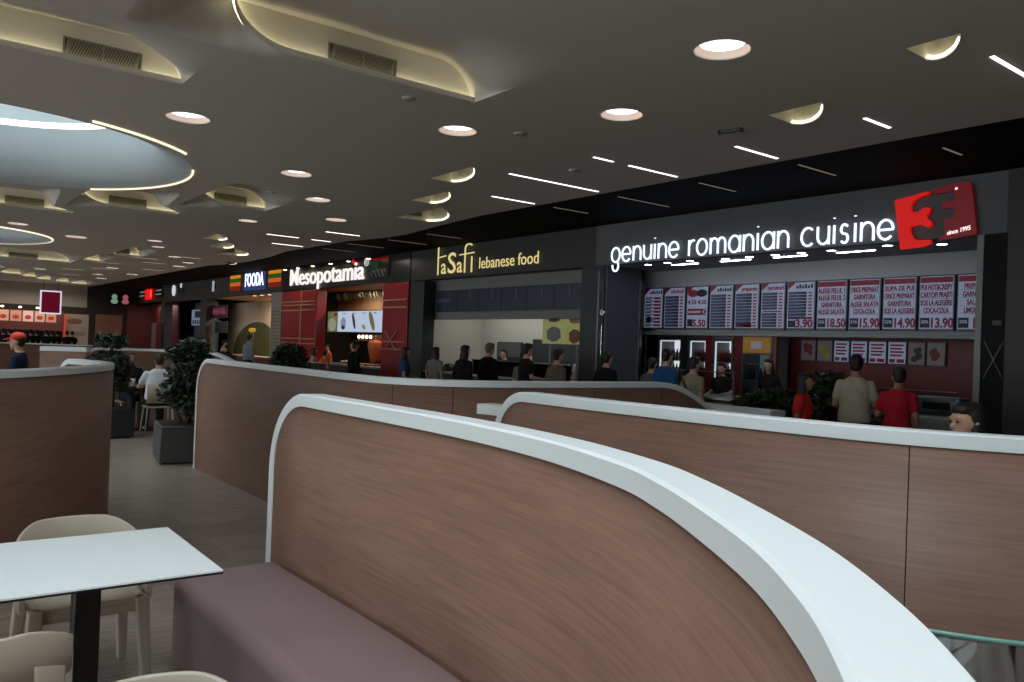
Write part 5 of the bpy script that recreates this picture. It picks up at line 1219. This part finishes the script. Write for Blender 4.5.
t = thing('service_counter', 'far fried chicken counter with a pale top', 'counter', (-43.2,5.2,0)); B('counter_body', mat('counter_red', (70,26,26), .5), [(-.3,.3,-1.6,1.5,0,.95)], t); B('worktop', steel, [(-.35,.35,-1.65,1.55,.95,1.0)], t)
def poster(label, y0, y1, z0, z1, c, blobs):
    t = thing('wall_poster', label, 'poster', (-43.98,(y0+y1)/2,z0)); w = (y1-y0)/2; h = z1-z0
    B('panel', mat('pp_%d' % c[0], c, .6, noise=.12, nscale=2), [(0,.03,-w,w,0,h)], t)
    for cy, cz, ry, rz_, cc in blobs:
        m = MB(); m.prism([(cy+ry*math.cos(2*PI*k/14)*(1+.2*(k%2)), cz+rz_*math.sin(2*PI*k/14)) for k in range(14)], lambda u, v, d: (d, u, v), .03, .038); m.build('picture', mat('pb_%d_%d' % (cc[0], cc[1]), cc, .6), t)
poster('tall pale grey-brown poster on the far wall right of the picture menus', 6.85, 7.85, .75, 2.4, (160,148,136), [(-.1,1.3,.3,.14,(120,84,74)),(.05,.7,.3,.12,(128,116,104))])
poster('reddish brown poster with pale bottle shapes on the far wall', 8.15, 9.35, .9, 2.45, (120,82,64), [(-.4,.5,.1,.3,(120,110,100)),(0,.55,.1,.3,(112,70,60)),(.35,.5,.1,.3,(120,90,70)),(0,1.2,.4,.12,(120,76,50))])
for y, c, l in ((8.95,(150,190,160),'small pale green lit sign on the far dark wall'),(9.45,(200,110,120),'small pink lit sign on the far dark wall')):
    t = thing('small_sign', l, 'sign', (-43.9,y,3.05)); m = MB(); m.ell((0,0,.3), (.04,.13,.14), 12, 8); m.ell((0,0,.08), (.04,.17,.12), 12, 8); m.build('glowing_shape', glow('sg_%d' % c[0], c, .5), t); B('panel', black, [(-.08,-.04,-.2,.2,-.06,.48)], t)
# ------------------------------------------------------------------ light: sky through the round roof openings, shop lamps, added fill lights for the far end
w = bpy.data.worlds.new('World'); bpy.context.scene.world = w; w.use_nodes = True
bg = w.node_tree.nodes['Background']; bg.inputs['Color'].default_value = (.86,.955,1.0,1); bg.inputs['Strength'].default_value = 5.2
for x, y, r in skies+[(SKX, SKY, 2.9)]:
    l = bpy.data.lights.new('skylight_portal', 'AREA'); l.shape = 'DISK'; l.size = 2*r; l.cycles.is_portal = True
    o = bpy.data.objects.new('skylight_portal', l); C.objects.link(o); o.location = (x, y, HC+1.75)
l = bpy.data.lights.new('window_portal', 'AREA'); l.shape = 'RECTANGLE'; l.size = 53; l.size_y = 2.6; l.cycles.is_portal = True
o = bpy.data.objects.new('window_portal', l); C.objects.link(o); o.location = (-17.5, -13.4, 1.8); o.rotation_euler = (PI/2, 0, 0)
def lamp(x, y, z, p, c, s=.5, sy=None):
    l = bpy.data.lights.new('shop_lamp_or_fill', 'AREA'); l.energy = p; l.color = c; l.size = s
    if sy: l.shape = 'RECTANGLE'; l.size_y = sy
    o = bpy.data.objects.new('shop_lamp_or_fill', l); C.objects.link(o); o.location = (x, y, z)
lamp(-20.8, 11.1, 3.14, 60, (1,.86,.68), 4, .4)
lamp(-29.5, 11.3, 3.05, 110, (1,.87,.7), 5, .5)
lamp(-13.8, 11.2, 3.0, 27, (1,.98,.92), 4.5, .5)
lamp(-7.4, 12.0, 2.15, 6, (1,.9,.85), 5, .3)
lamp(-35.5, 10.7, 3.0, 26, (.9,.97,1), 4, .4); lamp(-41.2, 10.4, 3.0, 26, (1,.8,.75), 3, .3); lamp(-42.4, 5.5, 3.4, 60, (1,.88,.75), 1, 4)  # added fill lights, brighten the dim far shops and end wall
lamp(-23.5, 9.55, 3.66, 7, (1,.8,.7), 1.5, .1)
lamp(-17.7, 9.6, 3.66, 3, (1,.8,.7), .8, .1)

# ------------------------------------------------------------------ camera
cam = bpy.data.cameras.new('Camera'); cam.sensor_width = 36; cam.lens = 812.3/1024*36; cam.clip_start = .05; cam.clip_end = 200
co = bpy.data.objects.new('Camera', cam); C.objects.link(co)
yaw, pitch, roll = math.radians(-52.323), math.radians(.4336), math.radians(2.1488)
fw = Vector((math.sin(yaw)*math.cos(pitch), math.cos(yaw)*math.cos(pitch), math.sin(pitch))); rt = Vector((math.cos(yaw), -math.sin(yaw), 0)); up = rt.cross(fw)
r2 = rt*math.cos(roll)+up*math.sin(roll); u2 = up*math.cos(roll)-rt*math.sin(roll)
M = Matrix((r2, u2, -fw)).transposed().to_4x4(); M.translation = (0, 0, 1.6); co.matrix_world = M
s = bpy.context.scene; s.camera = co
s.view_settings.view_transform = 'Standard'; s.view_settings.look = 'None'; s.view_settings.gamma = 1; s.view_settings.exposure = 0; s.view_settings.use_curve_mapping = False
s.cycles.use_denoising = True; s.cycles.max_bounces = 8; s.cycles.diffuse_bounces = 5; s.cycles.transparent_max_bounces = 12; s.cycles.caustics_reflective = False; s.cycles.caustics_refractive = False; s.cycles.sample_clamp_indirect = 4
